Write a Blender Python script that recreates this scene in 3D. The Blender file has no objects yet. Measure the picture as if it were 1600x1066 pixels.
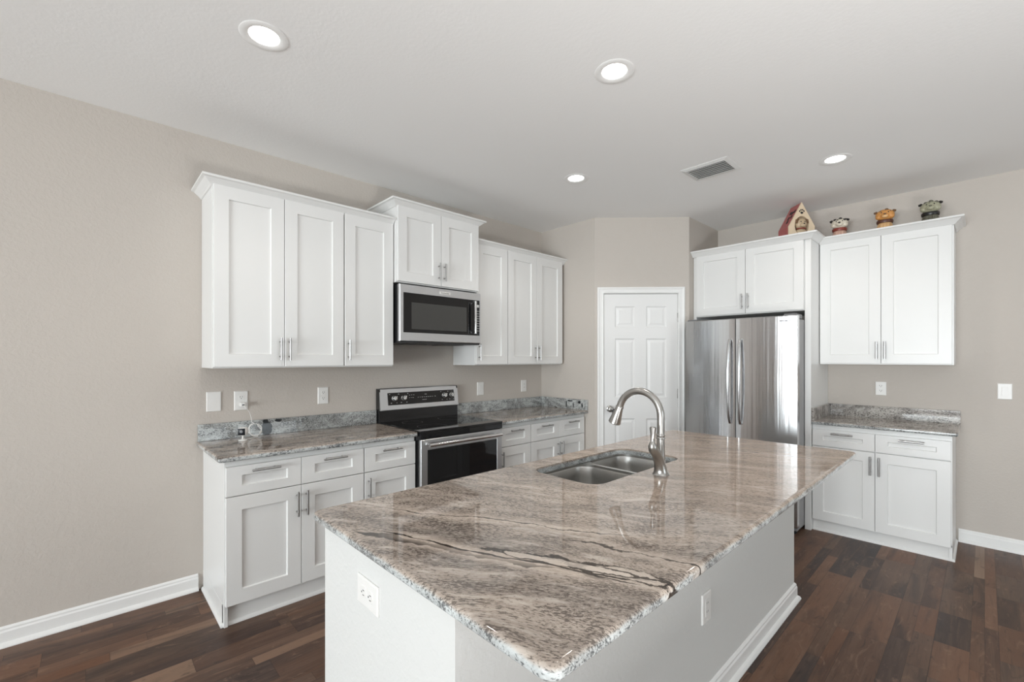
import bpy, bmesh, math, random
from mathutils import Vector, Matrix
random.seed(7)
PI = math.pi
SC = bpy.context.scene
COL = SC.collection

# ------------------------------------------------------------------ camera
cam_d = bpy.data.cameras.new('camera')
cam = bpy.data.objects.new('camera', cam_d)
COL.objects.link(cam)
cam.location = (0, 0, 1.4156)
cam.rotation_euler = (PI/2, 0, 0.8114)
cam_d.sensor_width = 36.0
cam_d.lens = 701.235/1600*36.0
cam_d.shift_y = (561.65-533)/1600
cam_d.clip_start = 0.05
SC.camera = cam

# ------------------------------------------------------------------ view, world, big lights
vs = SC.view_settings
vs.view_transform = 'Standard'; vs.look = 'None'; vs.gamma = 1.0; vs.use_curve_mapping = False
vs.exposure = 0.02
SC.cycles.max_bounces = 10
SC.cycles.diffuse_bounces = 6
SC.cycles.glossy_bounces = 5
SC.cycles.transparent_max_bounces = 8
SC.cycles.sample_clamp_indirect = 6.0
SC.cycles.caustics_reflective = False
SC.cycles.caustics_refractive = False

world = bpy.data.worlds.new('sky'); SC.world = world; world.use_nodes = True
wn = world.node_tree.nodes; bg = wn['Background']
bg.inputs['Color'].default_value = (0.80, 0.90, 1.0, 1); bg.inputs['Strength'].default_value = 3.0

REAR_Y, RIGHT_X, WALL_X, BACK_Y, CEIL = -6.4, 4.6, -3.334, 4.9375, 2.80
def area(name, loc, rot, sx, sy, power, col=(1, 1, 1)):
    l = bpy.data.lights.new(name, 'AREA'); l.shape = 'RECTANGLE'; l.size = sx; l.size_y = sy
    l.energy = power; l.color = col
    o = bpy.data.objects.new(name, l); COL.objects.link(o); o.location = loc; o.rotation_euler = rot
    return o
# daylight entering by the sliding door and the two windows of the rear wall, and by the window of the right wall
area('daylight_sliding_door', (-0.1, REAR_Y-0.25, 1.07), (PI/2+0.40, 0, 0), 3.0, 2.1, 520, (0.95, 0.98, 1.0))
area('daylight_rear_window', (3.0, REAR_Y-0.25, 1.55), (PI/2+0.30, 0, 0), 1.8, 1.5, 110, (0.95, 0.98, 1.0))
area('daylight_right_window', (RIGHT_X+0.25, 2.6, 1.5), (PI/2+0.2, 0, PI/2), 2.4, 1.5, 36, (0.97, 0.99, 1.0))
# added fill lamp, out of view, aimed up to brighten the ceiling
area('ceiling_fill', (1.1, 0.5, 0.40), (PI, 0, 0), 0.9, 0.9, 82, (1.0, 1.0, 0.99))
DOWNLIGHT_W = 4.5

# ------------------------------------------------------------------ node helpers
class NT:
    def __init__(s, name):
        s.m = bpy.data.materials.new(name); s.m.use_nodes = True
        s.t = s.m.node_tree; s.b = s.t.nodes['Principled BSDF']
    def n(s, typ, props=None, **ins):
        nd = s.t.nodes.new(typ)
        for k, v in (props or {}).items(): setattr(nd, k, v)
        for k, v in ins.items():
            key = int(k[1:]) if k[0] == 'i' and k[1:].isdigit() else k.replace('_', ' ')
            s.put(nd.inputs[key], v)
        return nd
    def put(s, sock, v):
        if isinstance(v, bpy.types.NodeSocket): s.t.links.new(v, sock)
        elif isinstance(v, bpy.types.Node): s.t.links.new(v.outputs[0], sock)
        else: sock.default_value = v
    def math(s, op, a, b=0.0, c=None, clamp=False):
        nd = s.t.nodes.new('ShaderNodeMath'); nd.operation = op; nd.use_clamp = clamp
        s.put(nd.inputs[0], a); s.put(nd.inputs[1], b)
        if c is not None: s.put(nd.inputs[2], c)
        return nd.outputs[0]
    def coord(s): return s.n('ShaderNodeTexCoord').outputs['Object']
    def mapping(s, vec, loc=(0, 0, 0), rot=(0, 0, 0), sc=(1, 1, 1)):
        nd = s.n('ShaderNodeMapping'); s.put(nd.inputs['Vector'], vec)
        nd.inputs['Location'].default_value = loc; nd.inputs['Rotation'].default_value = rot; nd.inputs['Scale'].default_value = sc
        return nd.outputs[0]
    def noise(s, vec, scale, detail=3.0, rough=0.55, dist=0.0):
        nd = s.n('ShaderNodeTexNoise'); s.put(nd.inputs['Vector'], vec)
        nd.inputs['Scale'].default_value = scale; nd.inputs['Detail'].default_value = detail
        nd.inputs['Roughness'].default_value = rough; nd.inputs['Distortion'].default_value = dist
        return nd.outputs['Fac']
    def ramp(s, fac, stops, interp='LINEAR'):
        nd = s.n('ShaderNodeValToRGB'); s.put(nd.inputs[0], fac); cr = nd.color_ramp; cr.interpolation = interp
        while len(cr.elements) < len(stops): cr.elements.new(0.5)
        for e, (p, c) in zip(cr.elements, stops):
            e.position = p; e.color = (c, c, c, 1) if not isinstance(c, (tuple, list)) else (*c[:3], 1)
        return nd.outputs[0]
    def mix(s, fac, a, b, mode='MIX'):
        nd = s.t.nodes.new('ShaderNodeMix'); nd.data_type = 'RGBA'; nd.blend_type = mode
        s.put(nd.inputs[0], fac); s.put(nd.inputs[6], a if not isinstance(a, tuple) else (*a[:3], 1)); s.put(nd.inputs[7], b if not isinstance(b, tuple) else (*b[:3], 1))
        return nd.outputs[2]
    def step(s, x, lo, hi):
        nd = s.t.nodes.new('ShaderNodeMapRange'); nd.interpolation_type = 'SMOOTHSTEP'
        s.put(nd.inputs[0], x); s.put(nd.inputs[1], lo); s.put(nd.inputs[2], hi)
        nd.inputs[3].default_value = 0; nd.inputs[4].default_value = 1
        return nd.outputs[0]
    def bump(s, h, strength, distance):
        nd = s.n('ShaderNodeBump'); nd.inputs['Strength'].default_value = strength; nd.inputs['Distance'].default_value = distance
        s.put(nd.inputs['Height'], h); s.put(s.b.inputs['Normal'], nd.outputs[0])
    def set(s, **kw):
        for k, v in kw.items():
            k = k.replace('_', ' ')
            s.put(s.b.inputs[k], (*v, 1) if isinstance(v, tuple) and len(v) == 3 else v)
        return s.m

def plain(name, col, rough=0.5, metal=0.0, bump=None, **kw):
    t = NT(name)
    c = t.coord()
    v = t.noise(c, 3.0, 2.0)
    t.put(t.b.inputs['Base Color'], t.mix(t.math('MULTIPLY', v, 0.06), tuple(col), tuple(x*0.8 for x in col)))
    t.set(Roughness=rough, Metallic=metal, **kw)
    if bump: t.bump(t.noise(c, bump[0], 4.0), bump[1], bump[2])
    return t.m

def wall_paint(name, col, scale=38, strength=0.35, dist=0.006):
    t = NT(name); c = t.coord()
    n1 = t.noise(c, scale, 3.0, 0.5, 0.4)
    n2 = t.step(n1, 0.42, 0.62)
    n3 = t.noise(c, 240, 2.0)
    h = t.math('ADD', n2, t.math('MULTIPLY', n3, 0.25))
    t.put(t.b.inputs['Base Color'], t.mix(t.math('MULTIPLY', t.noise(c, 1.3, 2.0), 0.10), tuple(col), tuple(x*0.9 for x in col)))
    t.set(Roughness=0.75); t.b.inputs['Specular IOR Level'].default_value = 0.25
    t.bump(h, strength, dist)
    return t.m

def steel(name, axis='z', col=(0.60, 0.60, 0.61), rough=0.24, amp=0.10):
    t = NT(name); c = t.coord()
    sc = {'z': (260, 260, 2.0), 'x': (2.0, 260, 260), 'y': (260, 2.0, 260)}[axis]
    g = t.noise(t.mapping(c, sc=sc), 1.0, 3.0, 0.6)
    t.put(t.b.inputs['Base Color'], t.mix(g, tuple(x*0.90 for x in col), tuple(min(1, x*1.08) for x in col)))
    t.put(t.b.inputs['Roughness'], t.math('ADD', t.math('MULTIPLY', g, amp), rough-amp/2))
    t.set(Metallic=1.0)
    t.bump(g, 0.05, 0.001)
    return t.m

def fridge_steel(name):
    t = NT(name); c = t.coord()
    g = t.noise(t.mapping(c, sc=(2.0, 2.0, 330)), 1.0, 2.0, 0.6)
    t.put(t.b.inputs['Base Color'], t.mix(g, (0.53, 0.53, 0.535), (0.62, 0.62, 0.625)))
    t.set(Metallic=1.0, Roughness=0.21, Anisotropic=0.90, Anisotropic_Rotation=0.25)
    tg = t.n('ShaderNodeTangent'); tg.direction_type = 'RADIAL'; tg.axis = 'Z'; t.put(t.b.inputs['Tangent'], tg)
    w = t.noise(t.mapping(c, sc=(19, 0.5, 0.25)), 1.0, 2.5, 0.6)
    t.bump(w, 0.45, 0.004)
    return t.m

def granite(name, tan=1.0, rot=0.45, veins=(), shift=(0, 0, 0), veiny=1.0, patches=(), loops=(), warm=None):
    """polished gneiss-like granite: grain stretched along one direction, speckle, drifting dark veins"""
    t = NT(name); c0 = t.coord()
    c = t.mapping(c0, loc=shift)
    warp = t.n('ShaderNodeTexNoise'); t.put(warp.inputs['Vector'], c); warp.inputs['Scale'].default_value = 1.6; warp.inputs['Detail'].default_value = 2.0
    wv = t.n('ShaderNodeVectorMath', {'operation': 'MULTIPLY_ADD'})
    t.put(wv.inputs[0], warp.outputs['Color']); wv.inputs[1].default_value = (0.30, 0.30, 0.15); t.put(wv.inputs[2], c)
    wc = t.mapping(wv.outputs[0], rot=(0, 0, -rot))
    band = t.noise(t.mapping(wc, sc=(1.5, 7.0, 5)), 1.0, 3.0, 0.55, 0.5)
    wisp = t.noise(t.mapping(wc, sc=(7, 26, 24)), 1.0, 5.0, 0.62, 0.4)
    grain = t.noise(t.mapping(wc, sc=(85, 200, 190)), 1.0, 5.0, 0.70, 0.25)
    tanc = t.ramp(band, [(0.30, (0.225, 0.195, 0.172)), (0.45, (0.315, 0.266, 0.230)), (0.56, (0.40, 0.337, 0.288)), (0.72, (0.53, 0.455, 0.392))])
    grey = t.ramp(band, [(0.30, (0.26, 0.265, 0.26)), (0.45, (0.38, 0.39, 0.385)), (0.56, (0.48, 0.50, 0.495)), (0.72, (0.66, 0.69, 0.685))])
    # slab colour turns from tan at the top to pale grey just below
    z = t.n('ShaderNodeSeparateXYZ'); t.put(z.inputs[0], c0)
    top_fac = t.step(t.math('ADD', z.outputs[2], t.math('MULTIPLY', t.math('SUBTRACT', t.noise(c, 9, 3.0), 0.5), 0.012)), -0.012, -0.002)
    tf = t.math('MULTIPLY', top_fac, tan)
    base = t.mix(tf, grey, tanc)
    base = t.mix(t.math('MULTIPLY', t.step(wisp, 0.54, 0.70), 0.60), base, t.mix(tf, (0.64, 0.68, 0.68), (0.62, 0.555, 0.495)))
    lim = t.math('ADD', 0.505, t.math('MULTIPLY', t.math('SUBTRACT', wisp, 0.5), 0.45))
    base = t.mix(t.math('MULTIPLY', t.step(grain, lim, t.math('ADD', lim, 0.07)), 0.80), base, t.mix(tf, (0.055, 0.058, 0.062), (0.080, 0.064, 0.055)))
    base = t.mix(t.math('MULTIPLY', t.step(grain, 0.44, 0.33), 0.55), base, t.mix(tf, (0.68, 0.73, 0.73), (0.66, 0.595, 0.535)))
    if warm:
        sw = t.n('ShaderNodeSeparateXYZ'); t.put(sw.inputs[0], c0)
        base = t.mix(t.math('MULTIPLY', t.math('MULTIPLY', t.step(t.math('ADD', sw.outputs[1], t.math('MULTIPLY', band, 0.8)), *warm), tf), 0.38), base, (0.50, 0.365, 0.265))
    # drifting dark veins
    vn = t.noise(t.mapping(wc, sc=(0.55, 3.4, 3.4)), 1.0, 4.0, 0.55, 0.8)
    ridge = t.math('ABSOLUTE', t.math('SUBTRACT', vn, 0.5))
    where = t.step(t.noise(t.mapping(wc, sc=(1.3, 2.2, 2)), 1.1, 2.0), 0.53, 0.68)
    wid = t.math('MULTIPLY', where, 0.010)
    vm = t.math('MULTIPLY', t.step(ridge, t.math('ADD', wid, 0.004), wid), t.math('MULTIPLY', where, veiny))
    base = t.mix(t.math('MULTIPLY', vm, 0.9), base, (0.028, 0.02, 0.016))
    if veins:
        s = t.n('ShaderNodeSeparateXYZ'); t.put(s.inputs[0], c0)
        for (x0, y0, ang, half, w0, wob, sd) in veins:
            ca, sa = math.cos(ang), math.sin(ang)
            dx = t.math('SUBTRACT', s.outputs[0], x0); dy = t.math('SUBTRACT', s.outputs[1], y0)
            u = t.math('ADD', t.math('MULTIPLY', dx, ca), t.math('MULTIPLY', dy, sa))
            v = t.math('SUBTRACT', t.math('MULTIPLY', dy, ca), t.math('MULTIPLY', dx, sa))
            n1 = t.noise(t.mapping(c0, loc=(sd, sd*2.3, 0), sc=(1, 1, 0.3)), 5.0, 5.0, 0.6)
            v = t.math('ADD', v, t.math('MULTIPLY', t.math('SUBTRACT', n1, 0.5), wob))
            n2 = t.noise(t.mapping(c0, loc=(sd*1.7, 3+sd, 0)), 9.0, 3.0)
            w = t.math('MULTIPLY', t.step(n2, 0.36, 0.68), w0)
            fade = t.step(t.math('ABSOLUTE', u), half, half*0.6)
            w = t.math('MULTIPLY', w, fade)
            m = t.math('MULTIPLY', t.step(t.math('ABSOLUTE', v), t.math('ADD', w, 0.0025), t.math('MULTIPLY', w, 0.75)), t.step(fade, 0.02, 0.15))
            halo = t.math('MULTIPLY', t.step(t.math('ABSOLUTE', v), 0.045, 0.008), fade)
            base = t.mix(t.math('MULTIPLY', halo, 0.45), base, (0.66, 0.56, 0.48))
            base = t.mix(t.math('MULTIPLY', m, 0.93), base, (0.026, 0.019, 0.015))
    for (lx_, ly_, ang, rl, rw, wd, sd) in loops:   # pale lens outlined by a dark irregular vein
        mp = t.mapping(t.mapping(c0, loc=(-lx_, -ly_, 0)), rot=(0, 0, -ang), sc=(1, 1, 0))
        mp = t.mapping(mp, sc=(1/rl, 1/rw, 0))
        ln = t.n('ShaderNodeVectorMath', {'operation': 'LENGTH'}); t.put(ln.inputs[0], mp)
        d = t.math('ADD', ln.outputs['Value'], t.math('MULTIPLY', t.math('SUBTRACT', t.noise(t.mapping(c0, loc=(sd, sd, 0)), 14, 4.0, 0.6), 0.5), 1.9))
        base = t.mix(t.math('MULTIPLY', t.step(d, 1.0, 0.7), 0.6), base, (0.66, 0.58, 0.51))
        wv_ = t.math('MULTIPLY', t.step(t.noise(t.mapping(c0, loc=(sd*2, 1, 0)), 11, 2.0), 0.35, 0.62), wd)
        base = t.mix(t.math('MULTIPLY', t.step(t.math('ABSOLUTE', t.math('SUBTRACT', d, 1.0)), t.math('ADD', wv_, 0.05), wv_), 0.92), base, (0.026, 0.019, 0.015))
    for (px, py, pz, rx, ry, rz) in patches:      # crisp dark mineral patches
        mp = t.mapping(c0, loc=(-px/rx, -py/ry, -pz/rz), sc=(1/rx, 1/ry, 1/rz))
        ln = t.n('ShaderNodeVectorMath', {'operation': 'LENGTH'}); t.put(ln.inputs[0], mp)
        d = t.math('ADD', ln.outputs['Value'], t.math('MULTIPLY', t.math('SUBTRACT', t.noise(c0, 45, 3.0), 0.5), 1.1))
        base = t.mix(t.step(d, 1.0, 0.86), base, (0.022, 0.025, 0.027))
    t.put(t.b.inputs['Base Color'], base)
    t.set(Roughness=0.035); t.b.inputs['IOR'].default_value = 1.5
    return t.m

def wood_floor(name):
    t = NT(name); c = t.coord()
    s = t.n('ShaderNodeSeparateXYZ'); t.put(s.inputs[0], c)
    W, L = 0.088, 0.95
    xr = t.math('DIVIDE', s.outputs[0], W)
    xr = t.math('ADD', xr, t.math('MULTIPLY', t.math('SINE', t.math('MULTIPLY', xr, 2*PI/3)), 0.30))
    xr = t.math('ADD', xr, t.math('MULTIPLY', t.math('SINE', t.math('MULTIPLY', xr, 2*PI/7.3)), 0.25))
    row = t.math('FLOOR', xr)
    rr = t.n('ShaderNodeTexWhiteNoise', {'noise_dimensions': '1D'}); t.put(rr.inputs['W'], row)
    ln = t.math('ADD', t.math('MULTIPLY', rr.outputs['Value'], 0.50), 0.34)
    yr = t.math('ADD', t.math('DIVIDE', s.outputs[1], ln), t.math('MULTIPLY', rr.outputs['Value'], 37.0))
    colm = t.math('FLOOR', yr)
    cb = t.n('ShaderNodeCombineXYZ'); t.put(cb.inputs[0], row); t.put(cb.inputs[1], colm)
    wn_ = t.n('ShaderNodeTexWhiteNoise', {'noise_dimensions': '2D'}); t.put(wn_.inputs['Vector'], cb.outputs[0])
    rnd = wn_.outputs['Value']
    base = t.ramp(rnd, [(0.0, (0.044, 0.031, 0.030)), (0.18, (0.085, 0.050, 0.038)), (0.38, (0.150, 0.076, 0.046)), (0.54, (0.120, 0.078, 0.058)),
                        (0.72, (0.190, 0.100, 0.062)), (0.86, (0.165, 0.076, 0.042)), (1.0, (0.30, 0.20, 0.140))])
    off = t.n('ShaderNodeVectorMath', {'operation': 'MULTIPLY_ADD'})
    t.put(off.inputs[0], wn_.outputs['Color']); off.inputs[1].default_value = (9, 9, 9); t.put(off.inputs[2], c)
    gr = t.noise(t.mapping(off.outputs[0], sc=(26, 1.6, 1)), 1.0, 6.0, 0.62, 1.2)
    big = t.noise(t.mapping(off.outputs[0], sc=(7, 1.3, 1)), 1.0, 3.0, 0.55, 0.8)
    fine = t.noise(t.mapping(off.outputs[0], sc=(130, 5, 1)), 1.0, 3.0, 0.6)
    col = t.mix(t.math('MULTIPLY', t.step(gr, 0.40, 0.72), 0.55), base, t.mix(0.5, base, (0.26, 0.17, 0.12)))
    col = t.mix(t.math('MULTIPLY', t.step(big, 0.55, 0.30), 0.65), col, (0.030, 0.024, 0.024))
    col = t.mix(t.math('MULTIPLY', t.step(fine, 0.55, 0.75), 0.35), col, (0.022, 0.016, 0.014))
    kn = t.noise(t.mapping(off.outputs[0], sc=(15, 4.5, 1)), 1.0, 5.0, 0.65, 2.2)
    col = t.mix(t.math('MULTIPLY', t.step(kn, 0.55, 0.72), 0.50), col, (0.30, 0.185, 0.125))
    col = t.mix(t.math('MULTIPLY', t.step(kn, 0.43, 0.28), 0.55), col, (0.030, 0.022, 0.020))
    fx = t.math('FRACT', xr); fy = t.math('FRACT', yr)
    ex = t.math('MULTIPLY', t.math('MINIMUM', fx, t.math('SUBTRACT', 1.0, fx)), W)
    ey = t.math('MULTIPLY', t.math('MINIMUM', fy, t.math('SUBTRACT', 1.0, fy)), ln)
    seam = t.step(t.math('MINIMUM', ex, ey), 0.0018, 0.0004)
    col = t.mix(t.math('MULTIPLY', seam, 0.55), col, (0.016, 0.012, 0.010))
    t.put(t.b.inputs['Base Color'], t.mix(0.16, col, (0.02, 0.013, 0.011)))
    t.put(t.b.inputs['Roughness'], t.math('ADD', t.math('MULTIPLY', gr, 0.18), 0.30))
    t.b.inputs['Specular IOR Level'].default_value = 0.22
    t.bump(t.math('SUBTRACT', t.math('MULTIPLY', gr, 0.35), seam), 0.16, 0.0012)
    return t.m

def glow(name, col, strength):
    t = NT(name); t.set(Base_Color=(0.9, 0.9, 0.9))
    t.b.inputs['Emission Color'].default_value = (*col, 1); t.b.inputs['Emission Strength'].default_value = strength
    return t.m

def window_glass(name):
    t = NT(name); nt = t.t
    tr = nt.nodes.new('ShaderNodeBsdfTransparent'); gl = nt.nodes.new('ShaderNodeBsdfGlossy'); gl.inputs['Roughness'].default_value = 0.02
    tr.inputs[0].default_value = (0.96, 0.98, 0.98, 1)
    fr = nt.nodes.new('ShaderNodeFresnel'); fr.inputs[0].default_value = 1.45
    mx = nt.nodes.new('ShaderNodeMixShader')
    nt.links.new(fr.outputs[0], mx.inputs[0]); nt.links.new(tr.outputs[0], mx.inputs[1]); nt.links.new(gl.outputs[0], mx.inputs[2])
    nt.links.new(mx.outputs[0], nt.nodes['Material Output'].inputs[0])
    return t.m

WHITE = plain('white_cabinet_lacquer', (0.76, 0.76, 0.75), 0.32)
TRIMW = plain('white_trim_paint', (0.80, 0.80, 0.79), 0.35)
DOORW = plain('white_door_paint', (0.78, 0.78, 0.775), 0.4)
PLASTIC = plain('white_plastic', (0.78, 0.77, 0.75), 0.35)
PLASTIC_SLOT = plain('dark_slots', (0.05, 0.05, 0.05), 0.5)
WALLP = wall_paint('greige_wall_paint', (0.535, 0.492, 0.450), 62, 0.16, 0.004)
CEILP = wall_paint('white_ceiling_paint', (0.88, 0.88, 0.875), 55, 0.05, 0.004)
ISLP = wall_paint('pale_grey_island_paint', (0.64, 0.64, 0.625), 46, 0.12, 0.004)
FLOORM = wood_floor('dark_plank_flooring')
STEEL_V = steel('vertical_brushed_steel', 'z', (0.56, 0.56, 0.565), 0.20)
STEEL_H = steel('horizontal_brushed_steel', 'y', (0.66, 0.668, 0.68), 0.33)
FRIDGE = fridge_steel('fridge_stainless')
NICKEL = plain('brushed_nickel', (0.40, 0.39, 0.375), 0.30, 1.0)
PULLM = steel('satin_nickel_pulls', 'z', (0.42, 0.415, 0.41), 0.28, 0.05)
CHROME = plain('bright_chrome', (0.75, 0.75, 0.75), 0.12, 1.0)
SINKM = steel('sink_steel', 'y', (0.50, 0.495, 0.48), 0.33, 0.10)
BLACKGLASS = plain('black_glass', (0.006, 0.006, 0.007), 0.04)
BLACKENAMEL = plain('black_enamel', (0.010, 0.010, 0.011), 0.16)
BLACKPLASTIC = plain('black_plastic', (0.02, 0.02, 0.021), 0.4)
DARKGREY = plain('dark_grey_appliance_paint', (0.16, 0.16, 0.165), 0.45)
MIDGREY = plain('grey_appliance_side', (0.30, 0.30, 0.305), 0.4)
MWINDOW = plain('grey_microwave_window', (0.055, 0.055, 0.053), 0.12)
MATTEBLACK = plain('matte_black_lens_cover', (0.006, 0.007, 0.009), 0.3)
MATTEBLACK.node_tree.nodes['Principled BSDF'].inputs['Specular IOR Level'].default_value = 0.12
RUBBER = plain('black_rubber', (0.015, 0.015, 0.015), 0.7)
MARK = plain('white_print', (0.62, 0.62, 0.60), 0.5)
KNOBW = plain('silver_knob', (0.72, 0.72, 0.71), 0.22, 0.9)
PALEMETAL = plain('pale_vent_enamel', (0.72, 0.72, 0.71), 0.4)
VENTDARK = plain('vent_shadow_grey', (0.34, 0.34, 0.34), 0.6)
GLASS = window_glass('clear_window_glass')
PATIO = plain('pale_patio_concrete', (0.62, 0.60, 0.56), 0.8, bump=(60, 0.2, 0.003))

# ------------------------------------------------------------------ mesh helpers
class MB:
    def __init__(s): s.v = []; s.f = []; s.mi = []; s.sm = []
    def add(s, vs, fs, mi=0, smooth=False, M=None):
        o = len(s.v)
        s.v += [tuple(M @ Vector(p)) if M else tuple(p) for p in vs]
        s.f += [tuple(i+o for i in f) for f in fs]; s.mi += [mi]*len(fs); s.sm += [smooth]*len(fs)
        return s
    def box(s, x0, x1, y0, y1, z0, z1, bev=0.0, mi=0, M=None):
        bm = bmesh.new()
        bmesh.ops.create_cube(bm, size=1.0)
        for v in bm.verts:
            v.co = Vector(((x0+x1)/2+v.co.x*(x1-x0), (y0+y1)/2+v.co.y*(y1-y0), (z0+z1)/2+v.co.z*(z1-z0)))
        if bev > 0:
            bmesh.ops.bevel(bm, geom=list(bm.edges), offset=bev, segments=2, profile=0.5, affect='EDGES')
        return s.bm(bm, mi, False, M)
    def bm(s, bm, mi=0, smooth=False, M=None):
        bm.verts.ensure_lookup_table(); bm.verts.index_update()
        vs = [tuple(v.co) for v in bm.verts]; fs = [tuple(v.index for v in f.verts) for f in bm.faces]
        bm.free(); return s.add(vs, fs, mi, smooth, M)
    def loft(s, rings, cap0=True, cap1=True, mi=0, smooth=False, M=None):
        n = len(rings[0]); vs = [p for r in rings for p in r]; fs = []
        for k in range(len(rings)-1):
            for i in range(n):
                j = (i+1) % n
                fs.append((k*n+i, k*n+j, (k+1)*n+j, (k+1)*n+i))
        if cap0: fs.append(tuple(reversed(range(n))))
        if cap1: fs.append(tuple((len(rings)-1)*n+i for i in range(n)))
        return s.add(vs, fs, mi, smooth, M)
    def lathe(s, prof, n=24, mi=0, smooth=True, M=None, cap0=True, cap1=True):
        rings = [[(r*math.cos(2*PI*i/n), r*math.sin(2*PI*i/n), z) for i in range(n)] for r, z in prof]
        return s.loft(rings, cap0, cap1, mi, smooth, M)
    def tube(s, pts, rad, n=10, mi=0, smooth=True, M=None, closed=False, sc=(1, 1)):
        pts = [Vector(p) for p in pts]; m = len(pts)
        rad = rad if isinstance(rad, (list, tuple)) else [rad]*m
        rings = []; prev = None
        for k in range(m):
            a = pts[k-1] if (k > 0 or closed) else pts[k]; b = pts[(k+1) % m] if (k < m-1 or closed) else pts[k]
            d = (b-a).normalized()
            if prev is None:
                u = d.orthogonal().normalized()
            else:
                u = (prev - d*prev.dot(d)); u = u.normalized() if u.length > 1e-6 else d.orthogonal().normalized()
            prev = u; w = d.cross(u)
            rings.append([tuple(pts[k]+(u*math.cos(2*PI*i/n)*sc[0]+w*math.sin(2*PI*i/n)*sc[1])*rad[k]) for i in range(n)])
        if closed: rings.append(rings[0])
        return s.loft(rings, not closed, not closed, mi, smooth, M)
    def ball(s, c, r, n=20, m=12, mi=0, M=None):
        rx, ry, rz = r if isinstance(r, (tuple, list)) else (r, r, r)
        rings = []
        for k in range(m+1):
            a = -PI/2+PI*k/m; cr = max(math.cos(a), 0.004)
            rings.append([(c[0]+rx*cr*math.cos(2*PI*i/n), c[1]+ry*cr*math.sin(2*PI*i/n), c[2]+rz*math.sin(a)) for i in range(n)])
        return s.loft(rings, True, True, mi, True, M)
    def build(s, name, mats, parent=None, loc=None, rz=None, props=None):
        mats = mats if isinstance(mats, (list, tuple)) else [mats]
        me = bpy.data.meshes.new(name); me.from_pydata(s.v, [], s.f)
        for m in mats: me.materials.append(m)
        for p, mi, sm in zip(me.polygons, s.mi, s.sm): p.material_index = mi; p.use_smooth = sm
        bm = bmesh.new(); bm.from_mesh(me); bmesh.ops.recalc_face_normals(bm, faces=bm.faces); bm.to_mesh(me); bm.free()
        me.update()
        if any(s.sm):
            try: me.set_sharp_from_angle(angle=math.radians(42))
            except Exception: pass
        o = bpy.data.objects.new(name, me); COL.objects.link(o)
        if parent: o.parent = parent
        if loc is not None: o.location = loc
        if rz is not None: o.rotation_euler = (0, 0, rz)
        for k, v in (props or {}).items(): o[k] = v
        return o

def thing(name, label, cat, loc=(0, 0, 0), rz=0.0, group=None):
    o = bpy.data.objects.new(name, None); COL.objects.link(o)
    o.location = loc; o.rotation_euler = (0, 0, rz); o.empty_display_size = 0.1
    o['label'] = label; o['category'] = cat
    if group: o['group'] = group
    return o
def tag(o, label, cat, group=None):
    o['label'] = label; o['category'] = cat
    if group: o['group'] = group
    return o
def struct(o): o['kind'] = 'structure'; return o

def rrect(x0, x1, y0, y1, r, z=0.0, seg=6):
    r = max(r, 1e-5); out = []
    for cx, cy, a in ((x1-r, y1-r, 0), (x0+r, y1-r, PI/2), (x0+r, y0+r, PI), (x1-r, y0+r, 1.5*PI)):
        for k in range(seg+1):
            t = a+PI/2*k/seg
            out.append((cx+r*math.cos(t), cy+r*math.sin(t), z))
    return out

# ------------------------------------------------------------------ the shell of the room
T = 0.12
def wall_box(name, x0, x1, y0, y1, mat=WALLP, z0=0.0, z1=CEIL):
    return struct(MB().box(x0, x1, y0, y1, z0, z1).build(name, mat))

struct(MB().box(WALL_X-T, RIGHT_X+T, REAR_Y-T, BACK_Y+T, -0.10, 0.0).build('floor', FLOORM))
struct(MB().box(-7, 7, REAR_Y-8, REAR_Y-T, -0.14, -0.04).build('ground_outside', PATIO))
wall_box('wall_left', WALL_X-T, WALL_X, REAR_Y, BACK_Y+T)
wall_box('wall_back', WALL_X, RIGHT_X+T, BACK_Y, BACK_Y+T)
PX0, PY0, PX1, PY1 = -2.6247, 3.6075, -1.979, 4.2532      # the pantry's diagonal front
wall_box('wall_pantry_left', WALL_X, PX0+0.0, PY0, PY0+0.09)
wall_box('wall_pantry_right', PX1-0.09, PX1, PY1, BACK_Y)
DL = math.hypot(PX1-PX0, PY1-PY0)

def holed_wall(name, length, holes, thick, M, z1=CEIL):
    """upright wall in local x,z with rectangular openings (x0,x1,z0,z1)"""
    mb = MB(); xs = sorted({0, length, *[h[0] for h in holes], *[h[1] for h in holes]})
    zs = sorted({0, z1, *[h[2] for h in holes], *[h[3] for h in holes]})
    inside = lambda x, z: any(h[0] < x < h[1] and h[2] < z < h[3] for h in holes)
    solid = {}
    for i in range(len(xs)-1):
        for k in range(len(zs)-1):
            solid[i, k] = not inside((xs[i]+xs[i+1])/2, (zs[k]+zs[k+1])/2)
    for (i, k), sd in solid.items():
        if not sd: continue
        a, b, c, d = xs[i], xs[i+1], zs[k], zs[k+1]
        mb.add([(a, 0, c), (b, 0, c), (b, 0, d), (a, 0, d)], [(0, 1, 2, 3)], M=M)
        mb.add([(a, thick, c), (b, thick, c), (b, thick, d), (a, thick, d)], [(3, 2, 1, 0)], M=M)
        for di, dk, q in ((-1, 0, [(a, c), (a, d)]), (1, 0, [(b, c), (b, d)]), (0, -1, [(a, c), (b, c)]), (0, 1, [(a, d), (b, d)])):
            if not solid.get((i+di, k+dk), False):
                (p, r), (p2, r2) = q
                mb.add([(p, 0, r), (p2, 0, r2), (p2, thick, r2), (p, thick, r)], [(0, 1, 2, 3)], M=M)
    return mb
MD = Matrix.Translation((PX0, PY0, 0)) @ Matrix.Rotation(PI/4, 4, 'Z')
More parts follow.
